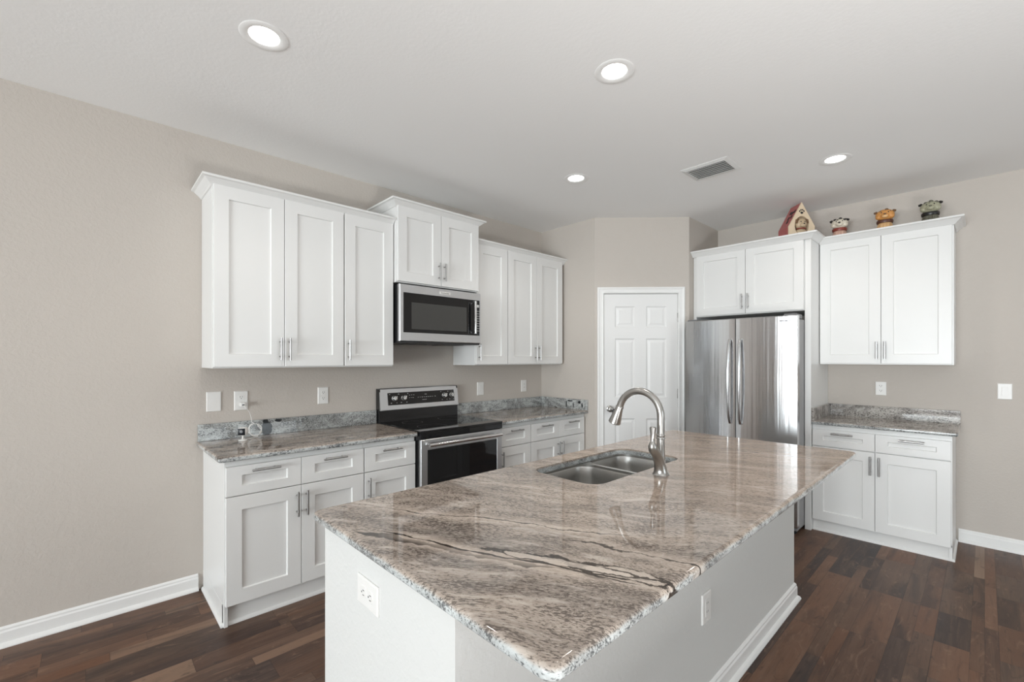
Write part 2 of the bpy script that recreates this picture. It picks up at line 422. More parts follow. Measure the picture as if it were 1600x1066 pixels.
def merge_build(mb, name, mat):
    o = mb.build(name, mat); me = o.data; bm = bmesh.new(); bm.from_mesh(me)
    bmesh.ops.remove_doubles(bm, verts=bm.verts, dist=1e-5); bmesh.ops.recalc_face_normals(bm, faces=bm.faces); bm.to_mesh(me); bm.free()
    return struct(o)
merge_build(holed_wall('w', DL, [(0.070, 0.822, 0.0, 2.072)], 0.09, MD), 'wall_pantry_front', WALLP)

# rear wall behind the camera: sliding glass door and two windows; right wall: one window
MR = Matrix.Translation((RIGHT_X, REAR_Y, 0)) @ Matrix.Rotation(PI, 4, 'Z')
def rx(x): return RIGHT_X-x
REAR_HOLES = [(rx(1.4), rx(-1.6), 0.0, 2.12), (rx(3.9), rx(2.1), 0.80, 2.30)]
merge_build(holed_wall('w', RIGHT_X-WALL_X, REAR_HOLES, T, MR), 'wall_rear', WALLP)
MRT = Matrix.Translation((RIGHT_X, BACK_Y, 0)) @ Matrix.Rotation(-PI/2, 4, 'Z')
RIGHT_HOLES = [(BACK_Y-3.8, BACK_Y-1.4, 0.75, 2.25)]
merge_build(holed_wall('w', BACK_Y-REAR_Y, RIGHT_HOLES, T, MRT), 'wall_right', WALLP)

def window(name, M, x0, x1, z0, z1, mull, label=None):
    fr = MB()
    w = 0.05
    fr.box(x0, x1, 0.03, 0.09, z0, z0+w, M=M).box(x0, x1, 0.03, 0.09, z1-w, z1, M=M)
    fr.box(x0, x0+w, 0.03, 0.09, z0+w, z1-w, M=M).box(x1-w, x1, 0.03, 0.09, z0+w, z1-w, M=M)
    for k in range(1, mull):
        x = x0+(x1-x0)*k/mull
        fr.box(x-w*0.6, x+w*0.6, 0.035, 0.085, z0+w, z1-w, M=M)
    o = struct(fr.build(name, TRIMW))
    pn = MB().box(x0+w, x1-w, 0.058, 0.064, z0+w, z1-w, M=M)
    pn.build('pane', GLASS, o)
    return o
window('door_2', MR, *REAR_HOLES[0], 2)
window('window_1', MR, *REAR_HOLES[1], 1)
window('window_2', MRT, *RIGHT_HOLES[0], 2)

# ceiling with round cut-outs for the recessed lights
LIGHTS = [(-2.126, 0.554), (-1.227, 1.844), (-2.154, 2.720), (-0.712, 3.760)]
CAN_R = 0.068
def ceiling():
    bm = bmesh.new(); edges = []
    def loop(pts):
        vs = [bm.verts.new(p) for p in pts]
        for i in range(len(vs)): edges.append(bm.edges.new((vs[i], vs[(i+1) % len(vs)])))
    loop([(WALL_X-T, REAR_Y-T, CEIL), (RIGHT_X+T, REAR_Y-T, CEIL), (RIGHT_X+T, BACK_Y+T, CEIL), (WALL_X-T, BACK_Y+T, CEIL)])
    for lx, ly in LIGHTS:
        loop([(lx+CAN_R*math.cos(2*PI*i/28), ly+CAN_R*math.sin(2*PI*i/28), CEIL) for i in range(28)])
    bmesh.ops.triangle_fill(bm, use_beauty=True, edges=edges)
    g = bmesh.ops.extrude_face_region(bm, geom=list(bm.faces))
    for e in g['geom']:
        if isinstance(e, bmesh.types.BMVert): e.co.z += 0.14
    mb = MB().bm(bm)
    return struct(mb.build('ceiling', CEILP))
ceiling()

def baseboard_profile(h=0.098, t=0.014, shoe=0.016):
    # (out from wall, z)
    return [(0, 0), (t+shoe, 0), (t+shoe, 0.006), (t+0.010, 0.017), (t+0.002, 0.022), (t, 0.023), (t, h-0.026), (t-0.004, h-0.018), (t-0.004, h-0.010), (t-0.009, h-0.003), (0.002, h), (0, h)]
def run_profile(mb, path, prof, closed=False):
    """sweep a profile along a floor path (list of xy); the profile goes out to the right of the travel direction"""
    rings = []; n = len(path)
    for i, p in enumerate(path):
        p = Vector(p)
        d0 = (p-Vector(path[i-1])).normalized() if i > 0 else None
        d1 = (Vector(path[i+1])-p).normalized() if i < n-1 else None
        d0 = d0 or d1; d1 = d1 or d0
        n0 = Vector((d0.y, -d0.x)); n1 = Vector((d1.y, -d1.x))
        m = (n0+n1); m = m/(1+n0.dot(n1))
        rings.append([(p.x+m.x*o, p.y+m.y*o, z) for o, z in prof])
    return mb.loft(rings, True, True)
def base_run(name, path, parent=None):
    o = run_profile(MB(), path, baseboard_profile()).build(name, TRIMW, parent)
    return o
struct(base_run('baseboard_left', [(WALL_X, 0.50), (WALL_X, REAR_Y)][::-1]))
struct(base_run('baseboard_right', [(-0.141, BACK_Y), (RIGHT_X, BACK_Y)]))
struct(base_run('baseboard_far_right', [(RIGHT_X, BACK_Y), (RIGHT_X, REAR_Y)]))

# ------------------------------------------------------------------ pantry door (part of the setting)
def panelled(w, h, t, stiles, rails, panels):
    pass
def six_panel_door():
    W_, H_, TH = 0.714, 2.045, 0.035
    mb = MB()
    xs = [0, 0.107, 0.303, 0.411, 0.607, W_]
    zs = [0, 0.235, 0.830, 1.035, 1.610, 1.722, 1.925, H_]
    # flat front grid without the six openings, plus back and edges
    open_cols, open_rows = (1, 3), (1, 3, 5)
    for i in range(5):
        for k in range(7):
            a, b, c, d = xs[i], xs[i+1], zs[k], zs[k+1]
            if i in open_cols and k in open_rows:
                rings = []
                for ins, dep in ((0, 0), (0.010, 0.009), (0.020, 0.009), (0.040, 0.003)):
                    rings.append([(a+ins, dep, c+ins), (b-ins, dep, c+ins), (b-ins, dep, d-ins), (a+ins, dep, d-ins)])
                mb.loft(rings, False, True)
            else:
                mb.add([(a, 0, c), (b, 0, c), (b, 0, d), (a, 0, d)], [(0, 1, 2, 3)])
    mb.add([(0, TH, 0), (W_, TH, 0), (W_, TH, H_), (0, TH, H_)], [(3, 2, 1, 0)])
    for q in ([(0, 0), (0, H_)], [(W_, 0), (W_, H_)]):
        x = q[0][0]; mb.add([(x, 0, 0), (x, 0, H_), (x, TH, H_), (x, TH, 0)], [(0, 1, 2, 3)])
    for z in (0, H_): mb.add([(0, 0, z), (W_, 0, z), (W_, TH, z), (0, TH, z)], [(0, 1, 2, 3)])
    root = mb.build('door_1', DOORW)
    bm = bmesh.new(); bm.from_mesh(root.data); bmesh.ops.remove_doubles(bm, verts=bm.verts, dist=1e-5); bmesh.ops.recalc_face_normals(bm, faces=bm.faces); bm.to_mesh(root.data); bm.free()
    struct(root)
    root.location = MD @ Vector((0.089, 0.004, 0.008)); root.rotation_euler = (0, 0, PI/4)
    kb = MB().lathe([(0.031, 0), (0.031, 0.004), (0.027, 0.007), (0.012, 0.010), (0.011, 0.028), (0.020, 0.034), (0.0285, 0.044), (0.030, 0.054), (0.026, 0.064), (0.014, 0.070)], 28,
                    M=Matrix.Translation((0.056, 0, 0.925)) @ Matrix.Rotation(PI/2, 4, 'X'))
    kb.build('door_knob', NICKEL, root)
    for z in (0.20, 1.075, 1.815):
        MB().box(W_-0.004, W_+0.014, -0.004, 0.002, z-0.045, z+0.045, 0.001).tube([(W_+0.006, -0.006, z-0.046), (W_+0.006, -0.006, z+0.046)], 0.005, 10).build('hinge', PULLM, root)
six_panel_door()
def casing():
    # swept casing around the opening in the diagonal wall
    prof = [(0, 0.0), (0, 0.010), (0.008, 0.017), (0.020, 0.014), (0.040, 0.015), (0.050, 0.020), (0.062, 0.018), (0.064, 0.0)]
    x0, x1, zt = 0.087, 0.805, 2.056
    rings = []
    for (x, z, mx, mz) in ((x0, 0, -1, 0), (x0, zt, -1, 1), (x1, zt, 1, 1), (x1, 0, 1, 0)):
        rings.append([(x+mx*o, -h, z+mz*o) for o, h in prof])
    mb = MB().loft(rings, True, True, M=MD)
    o = struct(mb.build('trim_1', TRIMW))
    jb = MB()
    jb.box(0.070, 0.087, 0.0, 0.088, 0, 2.056, M=MD).box(0.805, 0.822, 0.0, 0.088, 0, 2.056, M=MD).box(0.070, 0.822, 0.0, 0.088, 2.056, 2.072, M=MD)
    jb.box(0.087, 0.097, 0.041, 0.055, 0, 2.056, M=MD).box(0.795, 0.805, 0.041, 0.055, 0, 2.056, M=MD)
    struct(jb.build('trim_2', TRIMW))
casing()
struct(base_run('baseboard_pantry_right', [tuple((MD @ Vector((0.872, 0, 0)))[:2]), (PX1-0.003, PY1-0.003)]))
struct(base_run('baseboard_pantry_left', [(-2.69, PY0), (PX0, PY0), tuple((MD @ Vector((0.02, 0, 0)))[:2])]))

# ------------------------------------------------------------------ cabinets
def shaker(mb, x0, x1, z0, z1, yf, t=0.021, stile=0.074, rail=None, M=None):
    """front standing on plane y=yf (front towards -y), back at yf+t"""
    rail = stile if rail is None else rail
    def rect(ix, iz, y): return [(x0+ix, y, z0+iz), (x1-ix, y, z0+iz), (x1-ix, y, z1-iz), (x0+ix, y, z1-iz)]
    rings = [rect(0, 0, yf+t), rect(0, 0, yf+0.0015), rect(0.0015, 0.0015, yf), rect(stile-0.0005, rail-0.0005, yf), rect(stile+0.003, rail+0.003, yf+0.010), rect(stile+0.004, rail+0.004, yf+0.0105)]
    return mb.loft(rings, True, True)
def bar_pull(p0, p1, out=0.030, r=0.0058, yf=0.0):
    """bar pull between two end points given in (x,z) on plane yf, standing out to -y"""
    mb = MB(); a = Vector((p0[0], yf-out, p0[1])); b = Vector((p1[0], yf-out, p1[1])); d = (b-a)
    mb.tube([a, b], r, 12)
    for f in (0.17, 0.83):
        c = a+d*f; mb.tube([c, (c.x, yf+0.0005, c.z)], r*0.8, 10)
    return mb
GAP = 0.0018
def cabinet(name, label, loc, rz, w, depth, z0, z1, doors=(), drawers=(), toe=None, face=0.0215, stile=0.074, side_panels=(), box_z0=None, cat='cabinet', extra=None, pull_r=0.0058):
    """local: x across 0..w, back at y=0, front of the box at y=-depth; doors (x0,x1,z0,z1,pull side l/r/None, pull end 'top'/'bottom')"""
    root = thing(name, label, cat, (loc[0], loc[1], 0), rz)
    mb = MB()
    bz = z0 if box_z0 is None else box_z0
    mb.box(0.0005, w-0.0005, -depth, -0.001, bz, z1, 0.0012)
    if extra: extra(mb)
    mb.build('body', WHITE, root)
    yf = -depth-face
    for (a, b, c, d, ps, pe) in doors:
        dr = shaker(MB(), a+GAP, b-GAP, c, d, yf, face-0.001, stile).build('door', WHITE, root)
        if ps:
            x = (a+0.026) if ps == 'l' else (b-0.026)
            zz = (d-0.030-0.142, d-0.030) if pe == 'top' else (c+0.038, c+0.038+0.138)
            bar_pull((x, zz[0]), (x, zz[1]), yf=yf, r=pull_r).build('handle', PULLM, dr)
    for (a, b, c, d) in drawers:
        dr = shaker(MB(), a+GAP, b-GAP, c, d, yf, face-0.001, 0.074, 0.050).build('drawer', WHITE, root)
        xm = (a+b)/2
        bar_pull((xm-0.071, d-0.028), (xm+0.071, d-0.028), yf=yf, r=pull_r).build('handle', PULLM, dr)
    if toe:
        toe(root)
    return root

SX = WALL_X
def toe_board(w, depth, x0=0.0, x1=None, shoe=True, side=None):
    x1 = w if x1 is None else x1
    def f(root):
        mb = MB().box(x0, x1, -depth+0.002, -depth+0.020, 0.0, 0.112)
        mb.build('toe_kick', WHITE, root)
        if shoe:
            prof = [(0, 0), (0.013, 0), (0.013, 0.006), (0.009, 0.014), (0.003, 0.018), (0, 0.018)]
            s = MB()
            pth = [(x0, -depth+0.002), (x1, -depth+0.002)]
            if side == 'l': pth = [(x0, -0.02), (x0, -depth+0.002), (x1, -depth+0.002)]
            if side == 'r': pth = [(x0, -depth+0.002), (x1, -depth+0.002), (x1, -0.02)]
            run_profile(s, pth, prof); s.build('shoe_molding', WHITE, root)
    return f
BD = 0.5805                         # base box depth on the stove wall
def end_panel(mb): mb.box(0.0, 0.018, -BD, -0.001, 0.0, 0.112, 0.001)
Y_A, Y_B, Y_R0, Y_R1, Y_C, Y_D = 0.526, 1.291, 1.672, 2.434, 2.447, 2.823
DZ = (0.114, 0.686); RZ = (0.691, 0.846)
def shift(f, dx): return f
h = (Y_B-Y_A)/2
cabinet('base_cabinet', 'white two-door base cabinet with two drawers and an exposed end panel left of the stove', (SX, Y_A), PI/2, Y_B-Y_A, BD, 0.112, 0.879,
        [(0.003, h, *DZ, 'r', 'top'), (h, 2*h-0.002, *DZ, 'l', 'top')], [(0.003, h, *RZ), (h, 2*h-0.002, *RZ)], toe_board(Y_B-Y_A, BD-0.022, side='l'), extra=end_panel)
wB = 1.6695-Y_B
cabinet('base_cabinet', 'narrow white one-door base cabinet touching the left side of the stove', (SX, Y_B), PI/2, wB, BD, 0.112, 0.879,
        [(0.002, wB-0.003, *DZ, 'l', 'top')], [(0.002, wB-0.003, *RZ)], toe_board(wB, BD-0.022))
wC = Y_D-Y_C
cabinet('base_cabinet', 'narrow white one-door base cabinet touching the right side of the stove', (SX, Y_C), PI/2, wC, BD, 0.112, 0.879,
        [(0.003, wC-0.002, *DZ, 'l', 'top')], [(0.003, wC-0.002, *RZ)], toe_board(wC, BD-0.022))
wD = PY0-0.001-Y_D; hd = (3.585-Y_D)/2
cabinet('base_cabinet', 'white two-drawer base cabinet in the corner beside the pantry wall', (SX, Y_D), PI/2, wD, BD, 0.112, 0.879,
        [(0.002, hd, *DZ, 'r', 'top'), (hd, 2*hd, *DZ, 'l', 'top')], [(0.002, hd, *RZ), (hd, 2*hd, *RZ)], toe_board(wD, BD-0.022))

UD = 0.3125
UZ = (1.364, 2.425); UDZ = (1.372, 2.412)
U1, U2, UM0, UM1, U4, U5, U6 = 0.519, 1.275, 1.651, 2.421, 2.425, 2.797, 3.570
def upper(label, y0, y1, doors, z=UZ, depth=UD, name='wall_cabinet'):
    return cabinet(name, label, (SX, y0), PI/2, y1-y0, depth, z[0], z[1], doors)
hu = (U2-U1)/2
upper('tall white two-door wall cabinet at the far end of the run, left of the microwave', U1, U2, [(0.003, hu, *UDZ, 'r', 'b'), (hu, 2*hu-0.002, *UDZ, 'l', 'b')])
w2 = UM0-U2-0.004
upper('narrow white one-door wall cabinet directly left of the microwave', U2, UM0-0.004, [(0.003, w2-0.003, *UDZ, 'l', 'b')])
MZ = (1.985, 2.560)
hm = (UM1-UM0)/2
upper('short raised white two-door wall cabinet above the microwave', UM0, UM1, [(0.004, hm, 1.993, 2.548, 'r', 'b'), (hm, 2*hm-0.004, 1.993, 2.548, 'l', 'b')], MZ, 0.357)
w4 = U5-U4
upper('narrow white one-door wall cabinet directly right of the microwave', U4, U5, [(0.003, w4-0.002, *UDZ, 'l', 'b')])
h5 = (U6-U5)/2
upper('white two-door wall cabinet in the corner beside the pantry wall', U5, U6, [(0.002, h5, *UDZ, 'r', 'b'), (h5, 2*h5-0.003, *UDZ, 'l', 'b')])

# right-hand group on the back wall
RX0, RX1 = -0.988, -0.155
wR = RX1-RX0; hr = 0.410
RDZ = (0.098, 0.700); RRZ = (0.707, 0.842)
BDR = BACK_Y-4.3915
def end_panel_r(mb): mb.box(wR-0.018, wR, -BDR, -0.001, 0.0, 0.112, 0.001)
cabinet('base_cabinet', 'white two-door base cabinet with two drawers standing right of the refrigerator', (RX0, BACK_Y), 0, wR, BDR, 0.098, 0.879,
        [(0.002, hr, *RDZ, 'r', 'top'), (hr, wR-0.004, *RDZ, 'l', 'top')], [(0.002, hr, *RRZ), (hr, wR-0.004, *RRZ)], toe_board(wR, BDR-0.012, side='r'), extra=end_panel_r, pull_r=0.0072)
wU = wR
cabinet('wall_cabinet', 'large white two-door wall cabinet with dog figurines on top, right of the refrigerator', (RX0, BACK_Y), 0, wU, 0.305, 1.373, 2.432,
        [(0.003, 0.416, 1.381, 2.420, 'r', 'b'), (0.416, wU-0.008, 1.381, 2.420, 'l', 'b')], pull_r=0.0072)
FX0, FX1 = -1.9785, -0.990
FCD = BACK_Y-4.3525
cabinet('wall_cabinet', 'white two-door cabinet above the refrigerator', (FX0+0.032, BACK_Y), 0, (FX1-0.046)-(FX0+0.032), FCD, 1.826, 2.436,
        [(0.002, 0.452, 1.834, 2.424, 'r', 'b'), (0.452, 0.908, 1.834, 2.424, 'l', 'b')], stile=0.070)
tag(MB().box(FX1-0.044, FX1, 4.350, BACK_Y-0.001, 0.0, 2.436, 0.0015).build('refrigerator_side_panel', WHITE), 'tall white panel closing the right side of the refrigerator bay', 'panel')
tag(MB().box(FX0+0.001, FX0+0.030, 4.350, BACK_Y-0.001, 0.0, 2.436, 0.0015).build('refrigerator_side_panel', WHITE), 'tall white panel between the refrigerator and the pantry wall', 'panel')

# crown mouldings
CROWN = [(0.0005, -0.002), (0.006, 0.0), (0.010, 0.006), (0.020, 0.016), (0.040, 0.034), (0.047, 0.036), (0.054, 0.038), (0.054, 0.050), (0.0002, 0.050), (0.0002, -0.002)]
def crown(path, zb, label, hs=1.0):
    prof = [(o, zb+z*hs) for o, z in CROWN]
    o = run_profile(MB(), path, prof).build('crown_molding', WHITE)
    return tag(o, label, 'molding')
xf = SX+UD+0.0005
crown([(SX+0.001, U1), (xf, U1), (xf, UM0-0.004)], 2.404, 'white crown molding on the two tall cabinets left of the microwave')
xm = SX+0.357+0.0005
crown([(SX+0.001, UM0), (xm, UM0), (xm, UM1), (SX+0.001, UM1)], 2.542, 'white crown molding wrapping the short cabinet above the microwave')
crown([(xf, UM1+0.004), (xf, PY0-0.002)], 2.398, 'white crown molding on the cabinets between microwave and pantry wall')
yu = BACK_Y-0.305-0.0005
yfr = 4.352
crown([(FX0+0.001, yfr-0.02), (FX1+0.0005, yfr-0.02), (FX1+0.0005, yu-0.056)], 2.414, 'white crown molding on the cabinet above the refrigerator')
crown([(FX1+0.004, yu-0.020), (RX1+0.001, yu-0.020), (RX1+0.001, BACK_Y-0.001)], 2.408, 'white crown molding under the row of dog figurines')

# ------------------------------------------------------------------ stone worktops
G_ISL = granite('island_granite', 1.0, 0.52, [(-0.93, 0.725, 0.40, 0.40, 0.024, 0.10, 1.0), (-0.88, 0.765, 0.38, 0.40, 0.007, 0.06, 4.0), (-1.08, 0.92, 0.50, 0.50, 0.003, 0.10, 7.0),
                                               (-0.60, 0.915, 0.30, 0.24, 0.018, 0.18, 9.0), (-0.62, 1.04, 0.35, 0.22, 0.006, 0.14, 21.0), (-0.70, 2.66, 0.2, 0.28, 0.006, 0.10, 12.0)], veiny=0.35, warm=(1.3, 2.7),
                loops=[(-0.59, 0.915, 0.36, 0.13, 0.030, 0.13, 3.0), (-0.72, 0.860, 0.40, 0.20, 0.016, 0.16, 5.5)])
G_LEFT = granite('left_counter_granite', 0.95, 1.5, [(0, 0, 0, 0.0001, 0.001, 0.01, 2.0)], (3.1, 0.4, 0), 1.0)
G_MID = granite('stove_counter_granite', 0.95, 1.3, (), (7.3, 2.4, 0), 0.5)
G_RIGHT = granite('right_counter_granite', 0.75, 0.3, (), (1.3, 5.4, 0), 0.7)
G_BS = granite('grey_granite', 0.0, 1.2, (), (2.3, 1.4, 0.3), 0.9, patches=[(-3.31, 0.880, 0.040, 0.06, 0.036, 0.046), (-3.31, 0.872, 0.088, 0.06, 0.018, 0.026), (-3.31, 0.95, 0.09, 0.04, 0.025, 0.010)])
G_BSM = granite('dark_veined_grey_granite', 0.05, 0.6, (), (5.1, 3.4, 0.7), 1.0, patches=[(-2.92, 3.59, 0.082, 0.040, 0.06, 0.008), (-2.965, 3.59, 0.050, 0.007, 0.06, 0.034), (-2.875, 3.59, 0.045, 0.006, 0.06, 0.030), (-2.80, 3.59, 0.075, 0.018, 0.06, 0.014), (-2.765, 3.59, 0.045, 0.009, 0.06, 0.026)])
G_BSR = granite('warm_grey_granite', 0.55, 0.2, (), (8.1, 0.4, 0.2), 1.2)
ZT, ZB = 0.910, 0.880
def slab(name, x0, x1, y0, y1, mat, label, r=0.012, edges='', hole=None, z0=ZB, z1=ZT, bull=0.011):
    """worktop with eased edges; edges names the sides that are eased (others are cut square against a wall)"""
    root = None
    def ring(ins, z):
        a = x0+(ins if 'w' in edges else 0); b = x1-(ins if 'e' in edges else 0)
        c = y0+(ins if 's' in edges else 0); d = y1-(ins if 'n' in edges else 0)
        return rrect(a, b, c, d, max(r-ins*0.5, 0.002), z-z1, 5)
    n = 5; rings = [ring(bull+0.004, z0), ring(bull+0.002, z0)]
    for k in range(n+1):
        t = PI/2*k/n; rings.append(ring(bull*(1-math.sin(t)), z0+bull*(1-math.cos(t))*0.8))
    for k in range(n+1):
        t = PI/2*k/n; rings.append(ring(bull*(1-math.cos(t)), z1-bull*(1-math.sin(t))))
    rings.append(ring(bull+0.002, z1)); rings.append(ring(bull+0.004, z1))
    mb = MB().loft(rings, hole is None, hole is None, smooth=True)
    if hole:
        hx0, hx1, hy0, hy1, hr_ = hole
        for z, ins in ((z0, bull), (z1, bull)):
            bm = bmesh.new(); edges_ = []
            for pts in (rings[0] if z == z0 else rings[-1], rrect(hx0, hx1, hy0, hy1, hr_, z-z1, 8)):
                vv = [bm.verts.new(p) for p in pts]
                for i in range(len(vv)): edges_.append(bm.edges.new((vv[i], vv[(i+1) % len(vv)])))
            bmesh.ops.triangle_fill(bm, use_beauty=True, edges=edges_)
            mb.bm(bm)
        hl = [rrect(hx0, hx1, hy0, hy1, hr_, z-z1, 8) for z in (z0, z1)]
        mb.loft(hl, False, False, smooth=True)
    o = mb.build(name, mat)
    bm = bmesh.new(); bm.from_mesh(o.data); bmesh.ops.remove_doubles(bm, verts=bm.verts, dist=1e-6); bmesh.ops.recalc_face_normals(bm, faces=bm.faces); bm.to_mesh(o.data); bm.free()
    o.data.set_sharp_from_angle(angle=math.radians(42))
    o.location = (0, 0, z1)
    return tag(o, label, 'countertop')
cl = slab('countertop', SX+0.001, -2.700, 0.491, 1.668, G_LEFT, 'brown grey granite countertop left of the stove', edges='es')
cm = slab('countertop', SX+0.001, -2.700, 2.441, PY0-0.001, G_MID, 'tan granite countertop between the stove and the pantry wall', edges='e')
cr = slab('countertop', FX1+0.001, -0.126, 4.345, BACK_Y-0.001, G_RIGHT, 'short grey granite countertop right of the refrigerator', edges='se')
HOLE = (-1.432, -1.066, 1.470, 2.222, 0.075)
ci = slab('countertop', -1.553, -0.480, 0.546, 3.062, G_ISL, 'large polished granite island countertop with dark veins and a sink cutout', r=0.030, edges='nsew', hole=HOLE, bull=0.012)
def splash(parent, boxes, mat):
    mb = MB()
    for b in boxes: mb.box(*b, 0.0, 0.1035, 0.002)
    return mb.build('backsplash', mat, parent)
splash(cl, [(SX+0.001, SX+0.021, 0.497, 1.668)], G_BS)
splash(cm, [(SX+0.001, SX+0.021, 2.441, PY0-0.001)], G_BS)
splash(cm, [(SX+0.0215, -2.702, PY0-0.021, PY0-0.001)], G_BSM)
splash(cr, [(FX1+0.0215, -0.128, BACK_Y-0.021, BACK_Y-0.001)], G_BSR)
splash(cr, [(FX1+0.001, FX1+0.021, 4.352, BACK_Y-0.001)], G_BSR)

# ------------------------------------------------------------------ island
IX0, IX1, IY0, IY1 = -1.490, -0.775, 0.569, 3.032
isl = thing('kitchen_island', 'pale painted kitchen island base under the big granite top', 'kitchen island', (0, 0, 0))
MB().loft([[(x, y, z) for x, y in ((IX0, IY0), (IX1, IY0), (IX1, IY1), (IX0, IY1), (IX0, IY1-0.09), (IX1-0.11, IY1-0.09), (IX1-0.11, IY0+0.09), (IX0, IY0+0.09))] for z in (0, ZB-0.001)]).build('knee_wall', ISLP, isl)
MB().box(IX0+0.022, IX0+0.60, IY0+0.09, 1.44, 0.10, 0.878).box(IX0+0.022, IX0+0.60, 1.44, 2.25, 0.10, 0.62).box(IX0+0.022, IX0+0.042, 1.44, 2.25, 0.6, 0.878).box(IX0+0.022, IX0+0.60, 2.25, IY1-0.09, 0.10, 0.878).box(IX0+0.075, IX0+0.60, IY0+0.09, IY1-0.09, 0.0, 0.10).build('body', WHITE, isl)
MI = Matrix.Translation((IX0+0.022, IY1-0.09, 0)) @ Matrix.Rotation(-PI/2, 4, 'Z')
Li = IY1-IY0-0.18
for k in range(5):
    a, b = Li*k/5, Li*(k+1)/5
    d = shaker(MB(), a+GAP, b-GAP, 0.114, 0.686, -0.021, 0.020, 0.074).build('door', WHITE, isl)
    d.matrix_local = MI
    x = b-0.026 if k % 2 == 0 else a+0.026
    bar_pull((x, 0.51), (x, 0.655), yf=-0.021).build('handle', PULLM, d)
    d2 = shaker(MB(), a+GAP, b-GAP, 0.691, 0.846, -0.021, 0.020, 0.074, 0.05).build('drawer', WHITE, isl)
    d2.matrix_local = MI
    bar_pull(((a+b)/2-0.071, 0.818), ((a+b)/2+0.071, 0.818), yf=-0.021).build('handle', PULLM, d2)
base_run('baseboard', [(IX0, IY0), (IX1, IY0), (IX1, IY1), (IX0, IY1)], isl)

# ------------------------------------------------------------------ sink and faucet
sk = thing('kitchen_sink', 'double-bowl stainless steel sink set under the island countertop', 'sink', (0, 0, 0))
def bowl(x0, x1, y0, y1, zt, zb, name):
    rings = []; r = 0.075
    for ins, z in ((-0.002, zt), (0.0, zt-0.006), (0.004, zt-0.05), (0.010, zb+0.05), (0.018, zb+0.022), (0.036, zb+0.006), (0.065, zb)):
        rings.append(rrect(x0+ins, x1-ins, y0+ins, y1-ins, max(r-ins*0.25, 0.03), z, 8))
    mb = MB().loft(rings, False, True, smooth=True)
    o = mb.build(name, SINKM, sk)
    cx, cy = (x0+x1)/2, (y0+y1)/2
    MB().lathe([(0.045, zb+0.0005), (0.045, zb+0.003), (0.036, zb+0.003), (0.030, zb+0.0012), (0.012, zb+0.0012)], 24, M=Matrix.Translation((cx, cy, 0))).build('drain', CHROME, o)
    return o
SZ = ZB-0.002
B1 = (-1.437, -1.061, 1.466, 1.872); B2 = (-1.437, -1.061, 1.898, 2.226)
bowl(*B1, SZ-0.012, 0.68, 'bowl'); bowl(*B2, SZ-0.012, 0.70, 'bowl')
def flange():
    bm = bmesh.new(); ed = []
    for pts in (rrect(-1.462, -1.036, 1.441, 2.251, 0.09, SZ, 8),):
        vv = [bm.verts.new(p) for p in pts]
        for i in range(len(vv)): ed.append(bm.edges.new((vv[i], vv[(i+1) % len(vv)])))
    for B in (B1, B2):
        vv = [bm.verts.new(p) for p in rrect(B[0]-0.002, B[1]+0.002, B[2]-0.002, B[3]+0.002, 0.077, SZ, 8)]
        for i in range(len(vv)): ed.append(bm.edges.new((vv[i], vv[(i+1) % len(vv)])))
    bmesh.ops.triangle_fill(bm, use_beauty=True, edges=ed)
    mb = MB().bm(bm)
    for B in (B1, B2):
        mb.loft([rrect(B[0]-0.002, B[1]+0.002, B[2]-0.002, B[3]+0.002, 0.077, SZ, 8), rrect(B[0]-0.002+0.0, B[1]+0.002, B[2]-0.002, B[3]+0.002, 0.077, SZ-0.012, 8)], False, False, smooth=True)
    mb.build('rim', SINKM, sk)
flange()

fc = thing('kitchen_faucet', 'brushed nickel gooseneck pull-down faucet behind the sink', 'faucet', (-0.980, 1.832, ZT))
# local frame: z from the stone; spout reaches towards -x
MB().tube([(0, 0, 0.0), (0, 0, 0.004), (0, -0.001, 0.012), (0, -0.004, 0.030), (0, -0.012, 0.055), (0, -0.030, 0.085), (0, -0.050, 0.105), (0, -0.066, 0.120), (0, -0.072, 0.134), (0, -0.072, 0.147), (0, -0.071, 0.156)],
          [0.036, 0.0345, 0.030, 0.0265, 0.0235, 0.021, 0.0205, 0.0205, 0.0185, 0.0125, 0.008], 22).build('body', NICKEL, fc)
MB().tube([(0, -0.071, 0.150), (0, -0.070, 0.165), (0, -0.069, 0.185), (0, -0.068, 0.205), (0, -0.0675, 0.212), (0, -0.0675, 0.216)], [0.009, 0.0085, 0.0105, 0.0135, 0.0145, 0.011], 18).build('lever', NICKEL, fc)
gp = [(0, 0, 0.004), (0, 0, 0.05), (0, 0, 0.10), (0, 0, 0.16), (0, 0, 0.21), (0, 0, 0.255)]
AR = 0.106
for k in range(1, 19):
    a = PI*k/18*0.91
    gp.append((-AR+AR*math.cos(a), 0, 0.255+AR*math.sin(a)*1.0))
MB().tube(gp, [0.0235, 0.020, 0.0178, 0.0165]+[0.0160]*(len(gp)-4), 18).build('spout', NICKEL, fc)
MB().tube([(0, 0, 0.155), (0, 0, 0.158), (0, 0, 0.163), (0, 0, 0.166), (0, 0, 0.170), (0, 0, 0.175), (0, 0, 0.178)], [0.0163, 0.0195, 0.0195, 0.0170, 0.0190, 0.0190, 0.0163], 20).build('collar', NICKEL, fc)
e = Vector(gp[-1]); dd = (Vector(gp[-1])-Vector(gp[-2])).normalized()
hd_ = MB().tube([e-dd*0.002, e+dd*0.003, e+dd*0.008, e+dd*0.009, e+dd*0.030, e+dd*0.070, e+dd*0.086, e+dd*0.090], [0.0163, 0.0190, 0.0190, 0.0172, 0.0205, 0.0270, 0.0292, 0.0245], 22).build('spray_head', NICKEL, fc)
q = e+dd*0.038
